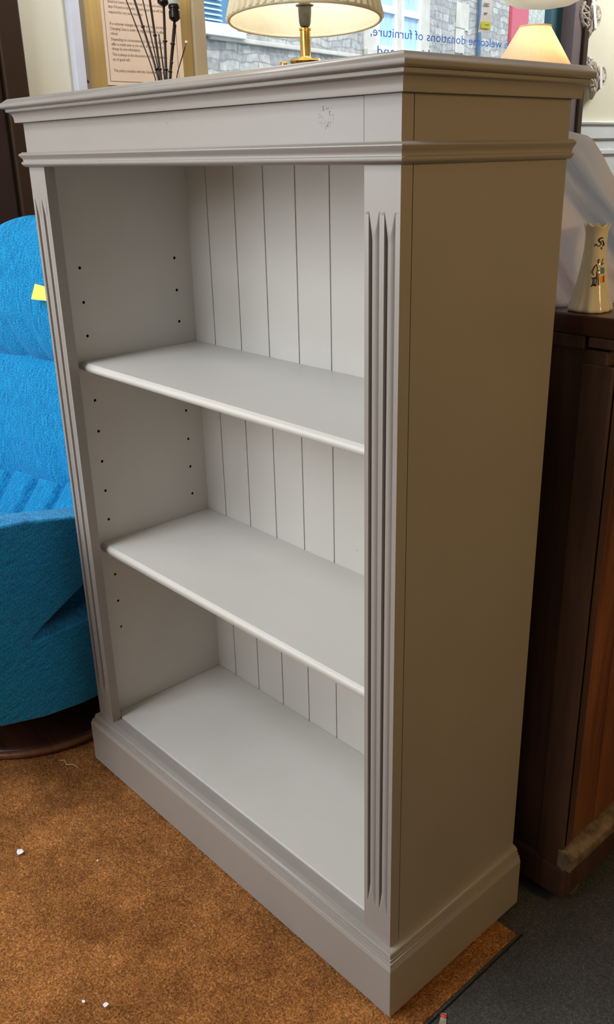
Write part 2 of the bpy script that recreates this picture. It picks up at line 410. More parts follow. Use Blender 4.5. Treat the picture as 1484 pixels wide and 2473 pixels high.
# left wall: solid pieces round the display window
g = G()
g.box(XW - .12, XW, -3.0, 1.155, FZ, 2.7)          # left of the window
g.box(XW - .12, XW, 3.37, 4.9, FZ, 2.7)            # right of it
g.box(XW - .12, XW, 1.155, 3.37, FZ, .9)           # below
g.box(XW - .12, XW, 1.155, 3.37, 2.45, 2.7)        # above
struct('wall_left', g, M_cream)
# dark brown joinery at the far left, down to the floor
dr = thing('door_1', (XW, .0, FZ), None, None, kind='structure')
bevel(G().box(XW, XW + .035, .505, .572, FZ, 2.3).obj('door_frame', M_dbrown, dr), .004)
bevel(G().box(XW, XW + .025, .30, .497, FZ, 2.3).obj('door_panel', M_dframe, dr), .006)
bevel(G().box(XW, XW + .03, -.55, .29, FZ, 2.3).obj('door_panel', M_dframe, dr), .006)
# pale edge strip and taupe post beside the notice board
bevel(struct('trim_1', G().box(XW, XW + .03, .728, .757, .9, 2.45), M_alu), .001)
bevel(struct('trim_2', G().box(XW, XW + .012, .757, .783, .9, 2.45), M_beigepost), .001)
g = G()
for z in (1.37, 1.62, 2.0):
    g.lathe([(.0045, 0), (.0045, .0015), (.002, .0022)], (XW + .012, .770, z), 14, axis=(1, 0, 0))
struct('trim_3', g, M_screw)
bevel(struct('trim_4', G().box(XW, XW + .008, .783, 1.156, .9, 2.45), M_ochre), .001)
# dado rail and wainscot on the right
g = G()
prof = [(0, 1.195), (.012, 1.198), (.012, 1.202), (.016, 1.204), (.016, 1.262), (.024, 1.268), (.026, 1.276), (.020, 1.280), (0, 1.280)]
g.prism(prof, lambda u, v, t: (XW + u, t, v), 3.375, 4.9)
struct('trim_5', g, M_white)
g = G(); g.box(XW, XW + .006, 3.375, 4.9, .15, 1.195)
for y0 in (3.42, 3.86, 4.3):
    for a, b2, c0, c1 in ((y0, y0 + .02, .25, 1.15), (y0 + .36, y0 + .38, .25, 1.15), (y0, y0 + .38, 1.13, 1.15), (y0, y0 + .38, .25, .27)):
        g.box(XW + .006, XW + .016, a, b2, c0, c1)
bevel(struct('trim_6', g, M_white), .002)
# display window: frame, pane, lettering on the glass
wn = thing('window_1', (XW, 2.26, .9), None, None, kind='structure')
bevel(G().box(XW - .1, XW + .02, 1.158, 1.202, .9, 2.45).obj('frame', M_beigepost2, wn), .002)
bevel(G().box(XW - .1, XW + .03, 3.262, 3.335, .9, 2.45).obj('frame', M_mauve, wn), .002)
bevel(G().box(XW - .1, XW + .045, 3.337, 3.368, .9, 2.45).obj('frame', M_dbrown, wn), .002)
bevel(G().box(XW - .1, XW + .02, 1.202, 3.262, .9, .95).obj('frame', M_mauve, wn), .002)
bevel(G().box(XW - .1, XW + .02, 1.202, 3.262, 2.40, 2.45).obj('frame', M_mauve, wn), .002)
G().box(XW - .055, XW - .049, 1.202, 3.262, .95, 2.40).obj('pane', M_glass, wn)
bevel(G().box(XW - .07, XW - .035, 3.17, 3.262, .95, 2.40).obj('shop_sign_edge', M_teal, wn), .002)
# the lettering reads from the street: from inside it runs right to left
def window_line(body, yL, yR, z, size):
    v, f = text_verts(body, size)
    x0 = min(p[0] for p in v); x1 = max(p[0] for p in v)
    k = (yR - yL) / (x1 - x0)
    return obj('window_lettering', [(XW - .047, yR - (p[0] - x0) * k, z + p[1]) for p in v], f, M_blueink, wn)
window_line('We welcome donations of furniture,', 2.017, 2.945, 1.5685, .047)
window_line('electrical items and', 2.055, 2.60, 1.505, .047)

# ------------------------------------------------------------------ street outside
g = G().box(-30, XW - .2, -12, 30, -.35, -.25)
struct('street_ground', g, M_asphalt)
FP = Vector((-7, 4, 0)); FD = Vector((-.225, .974, 0)).normalized(); FN = Vector((.974, .225, 0)).normalized()
def F(s, o, z): p = FP + FD * s + FN * o; return (p.x, p.y, z)
def fbox(g, s0, s1, o0, o1, z0, z1):
    v = [F(s0, o0, z0), F(s1, o0, z0), F(s1, o1, z0), F(s0, o1, z0), F(s0, o0, z1), F(s1, o0, z1), F(s1, o1, z1), F(s0, o1, z1)]
    return g.add(v, [(0, 3, 2, 1), (4, 5, 6, 7), (0, 1, 5, 4), (1, 2, 6, 5), (2, 3, 7, 6), (3, 0, 4, 7)])
bd = thing('building', tuple(F(5, 0, -.25)), 'grey stone building across the street, seen through the shop window', 'building')
fbox(G(), -6, 9.12, -.4, 0, -.25, 6.5).obj('stone_wall', M_stone, bd)
fbox(G(), 9.12, 10.62, -.4, .01, -.25, 6.5).obj('pebbledash_wall', M_pebble, bd)
bevel(fbox(G(), 10.62, 13.5, -.4, .12, -.25, 6.5).obj('shopfront', M_teal, bd), .02)
bevel(fbox(G(), 1.2, 4.05, 0, .05, 2.21, 2.255).obj('ledge', M_dress, bd), .01)
def fwin(s0, s1, z0, z1, bar=None, glassm=M_curtain, shutter=None):
    fr = G(); fw = .06
    fbox(fr, s0, s0 + fw, 0, .05, z0, z1); fbox(fr, s1 - fw, s1, 0, .05, z0, z1)
    fbox(fr, s0 + fw, s1 - fw, 0, .05, z0, z0 + fw); fbox(fr, s0 + fw, s1 - fw, 0, .05, z1 - fw, z1)
    if bar: fbox(fr, s0 + fw, s1 - fw, 0, .055, bar - .04, bar + .04)
    o = fr.obj('window_frame', M_wframe, bd); bevel(o, .004)
    fbox(G(), s0 + fw, s1 - fw, 0, .012, z0 + fw, z1 - fw).obj('window_pane', glassm, o)
    if shutter:
        a, b2 = shutter; gg = G(); z = z0 + fw + .03
        while z < z1 - fw - .03:
            v = [F(a, .015, z), F(b2, .015, z), F(b2, .045, z - .016), F(a, .045, z - .016), F(a, .015, z + .008), F(b2, .015, z + .008), F(b2, .045, z - .008), F(a, .045, z - .008)]
            gg.add(v, [(0, 3, 2, 1), (4, 5, 6, 7), (0, 1, 5, 4), (1, 2, 6, 5), (2, 3, 7, 6), (3, 0, 4, 7)]); z += .045
        gg.obj('louvred_shutter', M_shutter, o)
    return o
fwin(.45, 1.62, 2.30, 3.6, None, M_darkglass, (.52, 1.40))
bevel(fbox(G(), .3, 1.7, 0, .1, 2.24, 2.30).obj('window_sill', M_wframe, bd), .006)
fwin(4.37, 4.86, 2.33, 4.0, 2.80)
fwin(4.98, 5.50, 2.33, 4.0, 2.80)
bevel(fbox(G(), 4.86, 4.98, 0, .04, 2.3, 4.05).obj('window_mullion', M_dress, bd), .006)
bevel(fbox(G(), 4.10, 4.37, 0, .03, 2.0, 4.05).obj('window_surround', M_dress, bd), .006)
bevel(fbox(G(), 5.50, 5.78, 0, .03, 2.0, 4.05).obj('window_surround', M_dress, bd), .006)
bevel(fbox(G(), 4.10, 5.78, 0, .08, 2.23, 2.33).obj('window_sill', M_dress, bd), .006)
g = G()
for z, wd in ((-.25, .3), (.55, .42), (1.3, .3), (1.95, .42), (2.45, .28), (2.75, .4), (3.15, .3), (3.6, .42)):
    bevel(fbox(G(), 6.6, 6.6 + wd, 0, .02, z, z + .34).obj('quoin_stone', M_dress, bd), .01)
G().tube([F(7.27, .06, -.2), F(7.27, .06, 6.4)], .035, 12).obj('downpipe', M_pipe, bd, smooth=True)
bevel(fbox(G(), 8.46, 9.12, 0, .06, -.25, 4.2).obj('red_door', M_door, bd), .01)

# ================================================================== CARPET AND WHAT LIES ON IT
cp = [(XW + .05, -2.9), (.053, -2.9), (.053, .243), (-.55, .243), (-.55, .62), (XW + .05, .62)]
g = G().prism(cp, lambda u, v, t: (u, v, t), FZ, -.0040)
o = tag(g.obj('carpet', M_carpet), 'rust brown carpet under the grey bookcase, ending against dark matting', 'carpet')
bevel(o, .001, 2)
def pile_mat():
    m, t, b = nt('rust_carpet_fibres')
    geo = N(t, 'ShaderNodeNewGeometry')
    c = ramp(t, geo.outputs['Random Per Island'], [(0, (.10, .032, .008)), (.35, (.30, .115, .032)), (.75, (.54, .235, .072)), (.96, (.72, .40, .17)), (.985, (.9, .68, .44))]).outputs[0]
    v = coords(t); n2 = N(t, 'ShaderNodeTexNoise', i_Scale=7, i_Detail=3, i_Roughness=.6); L(t, v, n2.inputs['Vector'])
    f = ramp(t, n2.outputs[0], [(.35, (.66, .63, .62)), (.65, (1.15, 1.17, 1.22))]).outputs[0]
    L(t, mixc(t, 1.0, c, f, 'MULTIPLY'), b.inputs['Base Color']); b.inputs['Roughness'].default_value = .9; b.inputs['Specular IOR Level'].default_value = .15
    return m
rng = np.random.default_rng(5); n = 190000
px = rng.uniform(-1.02, .0525, n); py = rng.uniform(-.80, .2425, n)
keep = ~((px > -.810) & (px < .006) & (py > -.006)) & ~((px + 1.142) ** 2 + (py - .018) ** 2 < .245 ** 2) & ((py > -.018) | (py - .05 > -.80 * (px + .98) / 1.03 - .40))
px, py = px[keep], py[keep]; n = len(px)
ang = rng.uniform(0, 2 * PI, n); ln = rng.uniform(.0022, .0050, n); lean = rng.uniform(.2, 1.25, n); wd = rng.uniform(.00022, .00042, n)
dx, dy = np.cos(ang), np.sin(ang); ex = np.minimum(px + dx * ln * np.sin(lean), .0545); ey = py + dy * ln * np.sin(lean); ez = np.minimum(ln * np.cos(lean), .0040) - .0040
vv = np.stack([np.stack([px - dy * wd, py + dx * wd, np.full(n, -.0040)], 1), np.stack([px + dy * wd, py - dx * wd, np.full(n, -.0040)], 1), np.stack([ex, ey, ez], 1)], 1).reshape(-1, 3)
me = bpy.data.meshes.new('carpet_pile'); me.vertices.add(3 * n); me.vertices.foreach_set('co', vv.astype(np.float32).ravel())
me.loops.add(3 * n); me.loops.foreach_set('vertex_index', np.arange(3 * n, dtype=np.int32)); me.polygons.add(n); me.polygons.foreach_set('loop_start', np.arange(0, 3 * n, 3, dtype=np.int32))
me.update(calc_edges=True); me.materials.append(pile_mat())
pile = bpy.data.objects.new('carpet_pile', me); COL.objects.link(pile); pile.parent = o; pile['kind'] = 'stuff'
# bound edge and joint in the dark matting along the carpet
tag(bevel(G().box(.0580, .0600, -2.9, .25, FZ, FZ + .002).obj('carpet_trim', M_black), .0005), kind='structure').name = 'trim_7'
g = G(); pl = [(.060, .048), (.066, .052), (.083, .030), (.094, .012), (.100, -.02), (.092, -.022), (.084, .004), (.072, .025)]
g.prism(pl, lambda u, v, t: (u, v, t), FZ + .0001, FZ + .0014)
tag(g.obj('pale_floor_tape', M_chalk), 'worn pale strip stuck to the dark matting near bottom edge', 'tape')
g = G(); g.lathe([(.0035, 0), (.0042, .0012), (.002, .0026)], (.0655, .0455, FZ + .0014), 12, rad=lambda a, r, z: 1 + .35 * math.sin(2 * a + 1))
tag(sm(g.obj('wax_blob', M_red)), 'small red blob on the pale strip beside the carpet', 'blob')
def scrap(px, label, r, seed):
    rnd = random.Random(seed); n = 6
    pts = [(r * (1 + rnd.uniform(-.3, .3)) * math.cos(2 * PI * i / n), r * .8 * (1 + rnd.uniform(-.3, .3)) * math.sin(2 * PI * i / n)) for i in range(n)]
    g = G(); g.prism(pts, lambda u, v, t: (px[0] + u, px[1] + v, t + .12 * u + .0012), .0004, .0012)
    tag(g.obj('paper_scrap', M_scrap), label, 'paper scrap', 'white paper scraps on the carpet')
scrap((-.672, -.255), 'larger white paper scrap on the carpet at far left', .0092, 1)
scrap((-.555, -.164), 'tiny white crumb on the carpet in front of the bookcase', .0022, 2)
scrap((-.288, -.304), 'crumpled white paper scrap on the carpet near bottom edge', .0056, 3)
scrap((-.315, -.325), 'faint whitish crumb just left of the crumpled scrap', .0034, 4)
def thread(pts, label, r=.0006):
    tag(G().tube([(x, y, z + .0012) for x, y, z in pts], r, 6).obj('thread', M_thread, smooth=True), label, 'thread', 'loose threads on the carpet')
thread([(-.865, -.075, 0), (-.855, -.068, .001), (-.842, -.072, 0), (-.830, -.062, .0015), (-.815, -.060, 0)], 'pale loose thread on carpet near the chair base')
thread([(-.470, -.455, 0), (-.462, -.440, .002), (-.452, -.436, .001), (-.444, -.440, 0)], 'curled pale thread on carpet at lower left edge')

# ================================================================== BOOKCASE
W_, D_, H_ = .8054, .2948, 1.25
ZB, ZM1, ZM2, ZC, ZT = .112, 1.151, 1.1705, 1.2166, 1.2352
SW, ST = .051, .0175
XI = -W_ + .0284; XI2 = -.0284; YB = .2822
bk = thing('bookcase', (-W_ / 2, D_ / 2, 0), 'tall grey painted bookcase with fluted front stiles standing on brown carpet', 'bookcase')
def ubend(g, prof, yend):
    """mitred moulding round left side, front and right side; prof closed outline (out, z)"""
    pth = [lambda o: (-W_ - o, yend), lambda o: (-W_ - o, -o), lambda o: (o, -o), lambda o: (o, yend)]
    g.rings([[(*f(o), z) for o, z in prof] for f in pth])
    return g
g = ubend(G(), [(-.012, 0), (.016, 0), (.016, .0872), (.0135, .0935), (-.012, .0935)], D_ + .0)
bevel(g.obj('plinth', M_ph, bk), .0008)
g = ubend(G(), [(-.012, .0935), (.0135, .0935), (.0128, .0965), (.0100, .0972), (.0106, .0990), (.0102, .1005), (.0082, .1010), (.0086, .1035), (.0080, .1062), (.0062, .1088), (.0035, .1106), (.0, .1120), (-.012, .1120)], D_)
g.obj('plinth_moulding', M_ph, bk, smooth=50)
g = ubend(G(), [(-.01, 1.1505), (.0030, 1.1505), (.0062, 1.1525), (.0080, 1.1552), (.0078, 1.1575), (.0058, 1.1585), (.0056, 1.1602), (.0066, 1.1632), (.0090, 1.1655), (.0105, 1.1680), (.0098, 1.1700), (.0068, 1.1712), (.0064, 1.1722), (-.01, 1.1724)], D_)
g.obj('waist_moulding', M_ph, bk, smooth=50)
cov = [(-.01, 1.2155), (.0095, 1.2155), (.0100, 1.2175)]
for i in range(1, 8):
    a = i / 8 * PI / 2; cov.append((.0100 + .0075 * (1 - math.cos(a)), 1.2185 + .0118 * math.sin(a)))
cov += [(.0182, 1.2308), (.0186, 1.2318), (.0186, 1.2352), (-.01, 1.2352)]
ubend(G(), cov, .3005).obj('cornice_moulding', M_ph, bk, smooth=50)
# top board with a stepped, rounded edge
def toprect(o, z): return [(-W_ - o, -o, z), (o, -o, z), (o, .3005, z), (-W_ - o, .3005, z)]
tp = G(); tp.rings([toprect(o, z) for o, z in ((.0215, 1.2354), (.0245, 1.2362), (.0262, 1.2385), (.0265, 1.2412), (.0250, 1.2432), (.0215, 1.2448), (.0175, 1.2480), (.0150, 1.2496), (.0120, 1.2500))])
tp.obj('top_board', M_ph, bk, smooth=40)
# carcass sides (left one drilled)
def side(x0, x1):
    o = G().box(x0, x1, ST + .0020, D_ - .0003, .094, 1.2154).obj('side_panel', M_pv, bk); return o
sl = side(-W_ + .0008, XI); sr = side(XI2, -.0008)
def drill(o, xin, sgn):
    g = G()
    for i in range(13):
        z = .990 - .0574 * i
        for y in (.0537, .2455):
            g.lathe([(.0026, -.009), (.0026, .009)], (xin + sgn * 0, y, z), 16, axis=(1, 0, 0))
    cu = g.obj('drill', M_hole); md = o.modifiers.new('b', 'BOOLEAN'); md.operation = 'DIFFERENCE'; md.solver = 'EXACT'
    cu.location = o.parent.location * 0; md.object = cu
    bpy.context.view_layer.update()
    dg = bpy.context.evaluated_depsgraph_get(); me = bpy.data.meshes.new_from_object(o.evaluated_get(dg))
    o.modifiers.clear(); old = o.data; o.data = me; bpy.data.meshes.remove(old)
    cm = cu.data; bpy.data.objects.remove(cu); bpy.data.meshes.remove(cm)
    me.name = 'side_panel'; me.materials.clear(); me.materials.append(M_pv); me.materials.append(M_hole); me.materials.append(M_iv)
    for p in me.polygons:
        c = p.center + o.parent.location
        p.material_index = 1 if abs(c.x - xin) > .0002 and -W_ + .003 < c.x < -.003 and .3 < c.z < 1.0 and ST + .01 < c.y < YB - .01 else (2 if abs(c.x - xin) < .0003 else 0)
drill(sl, XI, 1); drill(sr, XI2, -1)
# back with tongue-and-groove joints
poly = [(XI, YB)]
x = XI + .0602
while x < XI2 - .01:
    poly += [(x - .0014, YB), (x - .0007, YB + .0045), (x + .0007, YB + .0045), (x + .0014, YB)]; x += .0787
poly += [(XI2, YB), (XI2, D_ - .0005), (XI, D_ - .0005)]
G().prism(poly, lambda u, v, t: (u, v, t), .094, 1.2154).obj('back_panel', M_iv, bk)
# shelves
def shelf(z, th, y0, name='shelf'):
    prof = [(y0 + .010, z), (y0 + .0055, z - .0004), (y0 + .0042, z - .0018), (y0 + .0022, z - .0030), (y0 + .0006, z - .0058), (y0, z - .0085), (y0 + .0008, z - .0118), (y0 + .0030, z - th + .0006), (y0 + .006, z - th), (YB - .0004, z - th), (YB - .0004, z)]
    g = G().prism(prof, lambda u, v, t: (t, u, v), XI + .0006, XI2 - .0006)
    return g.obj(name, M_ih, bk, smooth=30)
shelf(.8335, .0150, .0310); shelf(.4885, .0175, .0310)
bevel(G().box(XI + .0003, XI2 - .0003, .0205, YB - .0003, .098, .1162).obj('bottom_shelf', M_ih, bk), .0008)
bevel(G().box(-W_ + .001, -.001, .0003, .0200, .094, .1123).obj('bottom_rail', M_ph, bk), .0006)
G().box(-W_ + SW - .0001, -SW - .0006, .0, ST, ZM1 + .0005, 1.2150).obj('frieze', M_pf, bk)
# fluted stiles
def stile(x0, mirror=False):
    D = .0052; Z0, Z1 = .1122, 1.2152; za, zb_ = .168, 1.1055; ez = .030
    fl = [(.0068, .0215), (.0292, .0440)]
    xs = {0, SW}
    for a, b2 in fl:
        wd = b2 - a
        for k in (0, .02, .05, .09, .15, .22, .3, .4, .5, .6, .7, .78, .85, .91, .95, .98, 1): xs.add(round(a + wd * k, 6))
        xs.add(round(a - .0004, 6)); xs.add(round(b2 + .0004, 6))
    xs = sorted(xs)
    zs = [Z0] + [za + ez * k for k in (-.01, 0, .06, .13, .2, .3, .4, .5, .6, .7, .8, .9, 1)] + [zb_ - ez * k for k in (1, .9, .8, .7, .6, .5, .4, .3, .2, .13, .06, 0, -.01)] + [Z1]
    def h(x, z):
        for a, b2 in fl:
            if a <= x <= b2:
                t = (x - a) / (b2 - a); e = abs(2 * t - 1)
                d = D * (.14 + .86 * e ** 2.2)
                lift = 0
                if z < za + ez: lift = 1 - max(0, (z - za) / ez)
                if z > zb_ - ez: lift = 1 - max(0, (zb_ - z) / ez)
                return max(0, d - D * lift ** 1.3 * 1.0)
        return 0
    nx, nz = len(xs), len(zs)
    v = [(x0 + x, h(x, z), z) for z in zs for x in xs]
    f = [(i * nx + j, i * nx + j + 1, (i + 1) * nx + j + 1, (i + 1) * nx + j) for i in range(nz - 1) for j in range(nx - 1)]
    n0 = len(v); v += [(x0, ST, Z0), (x0 + SW, ST, Z0), (x0 + SW, ST, Z1), (x0, ST, Z1)]
    f += [tuple([i * nx for i in range(nz)] + [n0 + 3, n0]), tuple([i * nx + nx - 1 for i in range(nz - 1, -1, -1)] + [n0 + 1, n0 + 2]),
          tuple([j for j in range(nx - 1, -1, -1)] + [n0, n0 + 1]), tuple([(nz - 1) * nx + j for j in range(nx)] + [n0 + 2, n0 + 3]), (n0, n0 + 3, n0 + 2, n0 + 1)]
    g = G().add(v, f)
    return g.obj('fluted_stile', M_pv, bk, smooth=32)
stile(-SW); stile(-W_)

# ================================================================== MAHOGANY CHEST behind the bookcase
ch = thing('chest', (-.2, .9, FZ), 'dark mahogany chest standing right behind the grey bookcase', 'chest')
CX, CY, CB = .064, .338, 1.65      # front plane, left side plane, far end
bevel(G().box(-.45, .082, CY - .006, CB, .936, .9627).obj('chest_top', M_mahog_t, ch), .003, 3)
g = G(); g.box(-.44, .022, CY - .003, CB - .01, .918, .936); g.box(.027, .076, CY - .004, CB - .01, .922, .936)
bevel(g.obj('top_moulding', M_mahog, ch), .002)
bevel(G().box(-.44, CX - .012, CY + .004, CB - .02, .035, .918).obj('carcass', M_mahog, ch), .002)
bevel(G().box(CX - .045, CX, CY, CY + .012, .035, .90).obj('corner_post', M_mahog, ch), .002)
bevel(G().box(CX - .012, CX, CY + .004, CY + .030, .115, .90).obj('front_stile', M_mahog, ch), .002)
y = CY + .0305
for k in range(9):
    bevel(G().box(CX - .012, CX - .002, y, y + .062, .115, .90).obj('front_board', M_mahog_f, ch), .0015); y += .063
g = G(); prof = [(CX - .006, .112), (CX + .010, .112), (CX + .020, .104), (CX + .022, .092), (CX + .018, .080), (CX - .006, .078)]
g.prism(prof, lambda u, v, t: (u, t, v), CY - .002, CB)
o = g.obj('bottom_ledge', M_worn, ch, smooth=40); o['label'] = 'scuffed pale brown ledge'
bevel(G().box(-.44, CX + .010, CY - .001, CB, .012, .078).obj('chest_base', M_mahog, ch), .008, 3)
for cx_, cy_ in ((.050, .384), (-.38, .372), (.045, 1.58), (-.38, 1.58)):
    g = G(); g.lathe([(.006, -.008), (.0185, -.006), (.020, 0), (.0185, .006), (.006, .008)], (cx_ + .012, cy_, FZ + .0195), 24, axis=(1, 0, .0))
    g.obj('caster', M_socket, ch, smooth=40)

# misty printed sheet standing on the chest
A2 = Vector((-.044, .3576, 0)); SD = Vector((.452, .892, 0)).normalized(); SN = Vector((.892, -.452, 0)).normalized()
nx, nz = 60, 40; v = []
def sheet_top(s):
    if s < .033: return 1.1756 + (.033 - s) * .25
    return 1.1756 - (s - .033) * 1.20 if s < .11 else 1.0832 - (s - .11) * .25
S0, S1 = -.006, .42
for side_ in (0, 1):
    for i in range(nz + 1):
        for j in range(nx + 1):
            s = S0 + (S1 - S0) * j / nx; zt_ = sheet_top(s); k = i / nz; z = .9628 + (zt_ - .9628) * k
            w_ = .0025 * math.sin(90 * (s + .55 * (z - .96))) * k + .002 * math.sin(41 * s - 60 * z) * k
            p = A2 + SD * s + SN * (w_ - .0012 * side_)
            v.append((p.x, p.y, z))
m_ = (nx + 1) * (nz + 1); f = []
for i in range(nz):
    for j in range(nx):
        q = (i * (nx + 1) + j, i * (nx + 1) + j + 1, (i + 1) * (nx + 1) + j + 1, (i + 1) * (nx + 1) + j); f.append(q); f.append(tuple(m_ + a for a in reversed(q)))
bd_ = [j for j in range(nx + 1)] + [i * (nx + 1) + nx for i in range(1, nz + 1)] + [nz * (nx + 1) + j for j in range(nx - 1, -1, -1)] + [i * (nx + 1) for i in range(nz - 1, 0, -1)]
for a, b2 in zip(bd_, bd_[1:] + bd_[:1]): f.append((a, b2, m_ + b2, m_ + a))
tag(sm(obj('backdrop_sheet', v, f, M_cloth, origin=(A2.x, A2.y, .9628))), 'misty lilac and grey sheet standing on the mahogany chest behind the vase', 'sheet')

# crested china vase
VC = Vector((.0040, .3695, .9632)); VDIR = Vector((.6312, -1.0735, 0)).normalized(); VS = Vector((-VDIR.y, VDIR.x, 0))   # VS = to the right in the picture
vprof = [(z_, r_ * .94) for z_, r_ in [(0, .0285), (.0015, .0300), (.006, .0290), (.014, .0262), (.024, .0236), (.036, .0210), (.050, .0182), (.064, .0160), (.078, .0148), (.090, .0143), (.098, .0148), (.104, .0160), (.1075, .0172)]]
def vrad(z):
    for (a, ra), (b2, rb) in zip(vprof, vprof[1:]):
        if a <= z <= b2: return ra + (rb - ra) * (z - a) / (b2 - a)
    return vprof[-1][1]
def vpt(a, z, off=0, inner=0):
    # a: angle from the side facing the camera, positive to the right
    r = vrad(z) + off
    low = max(0, 1 - z / .062)
    k = 1 + .045 * math.cos(4 * (a - .25)) * (1 - .4 * z / .1075) + .030 * low * math.sin(11 * a + 2) * (1 if a > -.4 else .4)
    r *= k
    zz = z
    if z > .1: zz = z + .0016 * math.cos(8 * a) * (z - .1) / .0075
    if inner: r -= .0022
    p = VC + VDIR * (r * math.cos(a)) + VS * (r * math.sin(a)); return (p.x, p.y, VC.z + zz)
va = thing('vase', tuple(VC), 'small cream crested china vase with scalloped rim on the mahogany chest', 'vase')
zsl = [i * .1075 / 44 for i in range(45)]
rs = [[vpt(2 * PI * j / 96, z) for j in range(96)] for z in zsl] + [[vpt(2 * PI * j / 96, z, inner=1) for j in range(96)] for z in reversed(zsl[4:])]
sm(G().rings(rs).obj('body', M_china, va))
def decal(g, poly, z0, a0, k=1.6, off=.00035):
    """poly in mm (x right, y up) wrapped on the vase at height z0, angle a0"""
    vv = []
    for px, py in poly:
        z = z0 + py * .001 * k; vv.append(vpt(a0 + px * .001 * k / vrad(z), z, off))
    g.add(vv, [tuple(range(len(vv)))])
def stroke(g, pts, w0, z0, a0, k=1.6, off=.00035):
    for i in range(len(pts) - 1):
        (x0, y0), (x1, y1) = pts[i], pts[i + 1]; dx, dy = x1 - x0, y1 - y0; l = math.hypot(dx, dy) or 1
        w1 = w0[i] if isinstance(w0, (list, tuple)) else w0
        w2 = w0[i + 1] if isinstance(w0, (list, tuple)) else w0
        nx_, ny_ = -dy / l, dx / l
        decal(g, [(x0 + nx_ * w1, y0 + ny_ * w1), (x0 - nx_ * w1, y0 - ny_ * w1), (x1 - nx_ * w2, y1 - ny_ * w2), (x1 + nx_ * w2, y1 + ny_ * w2)], z0, a0, k, off)
M_dblack = simple('black_transfer_print', (.008, .008, .01), .2, bstr=0)
M_dteal = simple('teal_transfer_print', (.10, .30, .32), .2, bstr=0); M_dorange = simple('orange_brown_transfer_print', (.48, .16, .05), .2, bstr=0)
M_dyel = simple('yellow_transfer_print', (.85, .48, .04), .2, bstr=0); M_dred = simple('red_transfer_print', (.55, .06, .02), .2, bstr=0)
M_dslate = simple('slate_transfer_print', (.16, .2, .28), .2, bstr=0)
AL = .33
g = G()
stroke(g, [(3.0, 5.8), (1.2, 6.4), (-.6, 5.6), (-1.0, 4.2), (.6, 2.8), (1.4, 1.4), (.4, .2), (-1.4, .2)], [.2, .5, .6, .7, .6, .55, .5, .2], .0825, .36)
stroke(g, [(-1.4, .3), (-3.2, 1.6), (-4.0, .4), (-3.6, -.4)], [.3, .5, .35, .15], .0825, .36)
stroke(g, [(.6, 3.0), (2.2, 4.2), (3.2, 3.2), (3.4, 1.0), (2.6, -.8)], [.2, .4, .6, .6, .25], .0825, .36)
stroke(g, [(.6, -1.6), (1.6, -1.2), (2.2, -2.0), (1.8, -2.8)], [.25, .5, .4, .15], .0825, .36)
stroke(g, [(4.4, 2.6), (4.5, .4), (5.2, .2)], [.3, .3, .15], .0825, .36)
g.obj('gothic_letter_transfer', M_dblack, va)
Z0 = .0290
g = G()   # black drawing: smith, hammer arm, anvil, outlines
stroke(g, [(-.4, 22.4), (.5, 23.4), (1.2, 22.4), (1.0, 20.8), (.2, 20.4), (-.4, 22.4)], .35, Z0, AL)
decal(g, [(-.2, 21.8), (.9, 21.8), (.8, 20.2), (.2, 19.8)], Z0, AL)
stroke(g, [(-.8, 19.6), (-2.8, 17.6), (-4.4, 13.6), (-3.0, 11.4)], [.35, .4, .45, .3], Z0, AL)
stroke(g, [(-3.0, 17.0), (-2.0, 18.4)], .3, Z0, AL)
decal(g, [(-1.0, 19.4), (2.4, 18.8), (1.6, 14.2), (-.6, 14.6)], Z0, AL)
decal(g, [(-4.9, 9.6), (-.9, 9.8), (-1.8, 8.2), (-1.8, 4.8), (-.4, 3.0), (-5.0, 2.2), (-3.9, 4.8), (-3.6, 8.0)], Z0, AL)
stroke(g, [(-.6, 14.4), (-.9, 4.0)], .3, Z0, AL); stroke(g, [(.6, 10), (.6, 3.6)], .3, Z0, AL); stroke(g, [(1.6, 10), (1.8, 3.4)], .35, Z0, AL)
stroke(g, [(3.2, 18.6), (3.4, 21.4), (4.6, 23.6)], .35, Z0, AL); stroke(g, [(3.8, 19.4), (5.4, 20.4)], .3, Z0, AL)
stroke(g, [(-1, 3.2), (6, 2.2)], .3, Z0, AL)
g.obj('crest_outline_transfer', M_dblack, va)
def dec(poly, mat, nm, off=.0006):
    g = G(); decal(g, poly, Z0, AL, 1.6, off); g.obj(nm, mat, va)
dec([(-.2, 17.8), (1.9, 17.4), (2.0, 15.4), (.2, 15.0)], M_dorange, 'crest_tunic_transfer')
dec([(-.2, 12.6), (1.8, 12.8), (1.4, 8.2), (-.2, 7.6)], M_dorange, 'crest_apron_transfer')
dec([(-3.2, 8.4), (-2.2, 8.4), (-2.2, 4.6), (-3.3, 4.6)], M_dslate, 'crest_anvil_transfer')
dec([(2.4, 17.2), (6.6, 16.6), (6.6, 12.0), (2.4, 12.2)], M_dteal, 'crest_shield_transfer')
dec([(2.3, 10.2), (4.6, 10.2), (4.6, 5.6), (3.4, 5.0), (2.2, 7.0)], M_dyel, 'crest_shield_transfer')
dec([(4.6, 10.6), (7.0, 10.6), (7.0, 5.4), (4.6, 5.6)], M_dred, 'crest_shield_transfer')

# ================================================================== BLUE LOUNGE CHAIR
CO = Vector((-1.142, .018, 0)); cf = Vector((.3, -.954, 0)).normalized(); cl = Vector((-cf.y, cf.x, 0)); cl = Vector((.954, .3, 0)).normalized()
def K(Fv, Lv, z): p = CO + cf * Fv + cl * Lv; return (p.x, p.y, z)
cr = thing('lounge_chair', (CO.x, CO.y, 0), 'bright blue fabric swivel lounge chair on round brown base left of bookcase', 'chair')
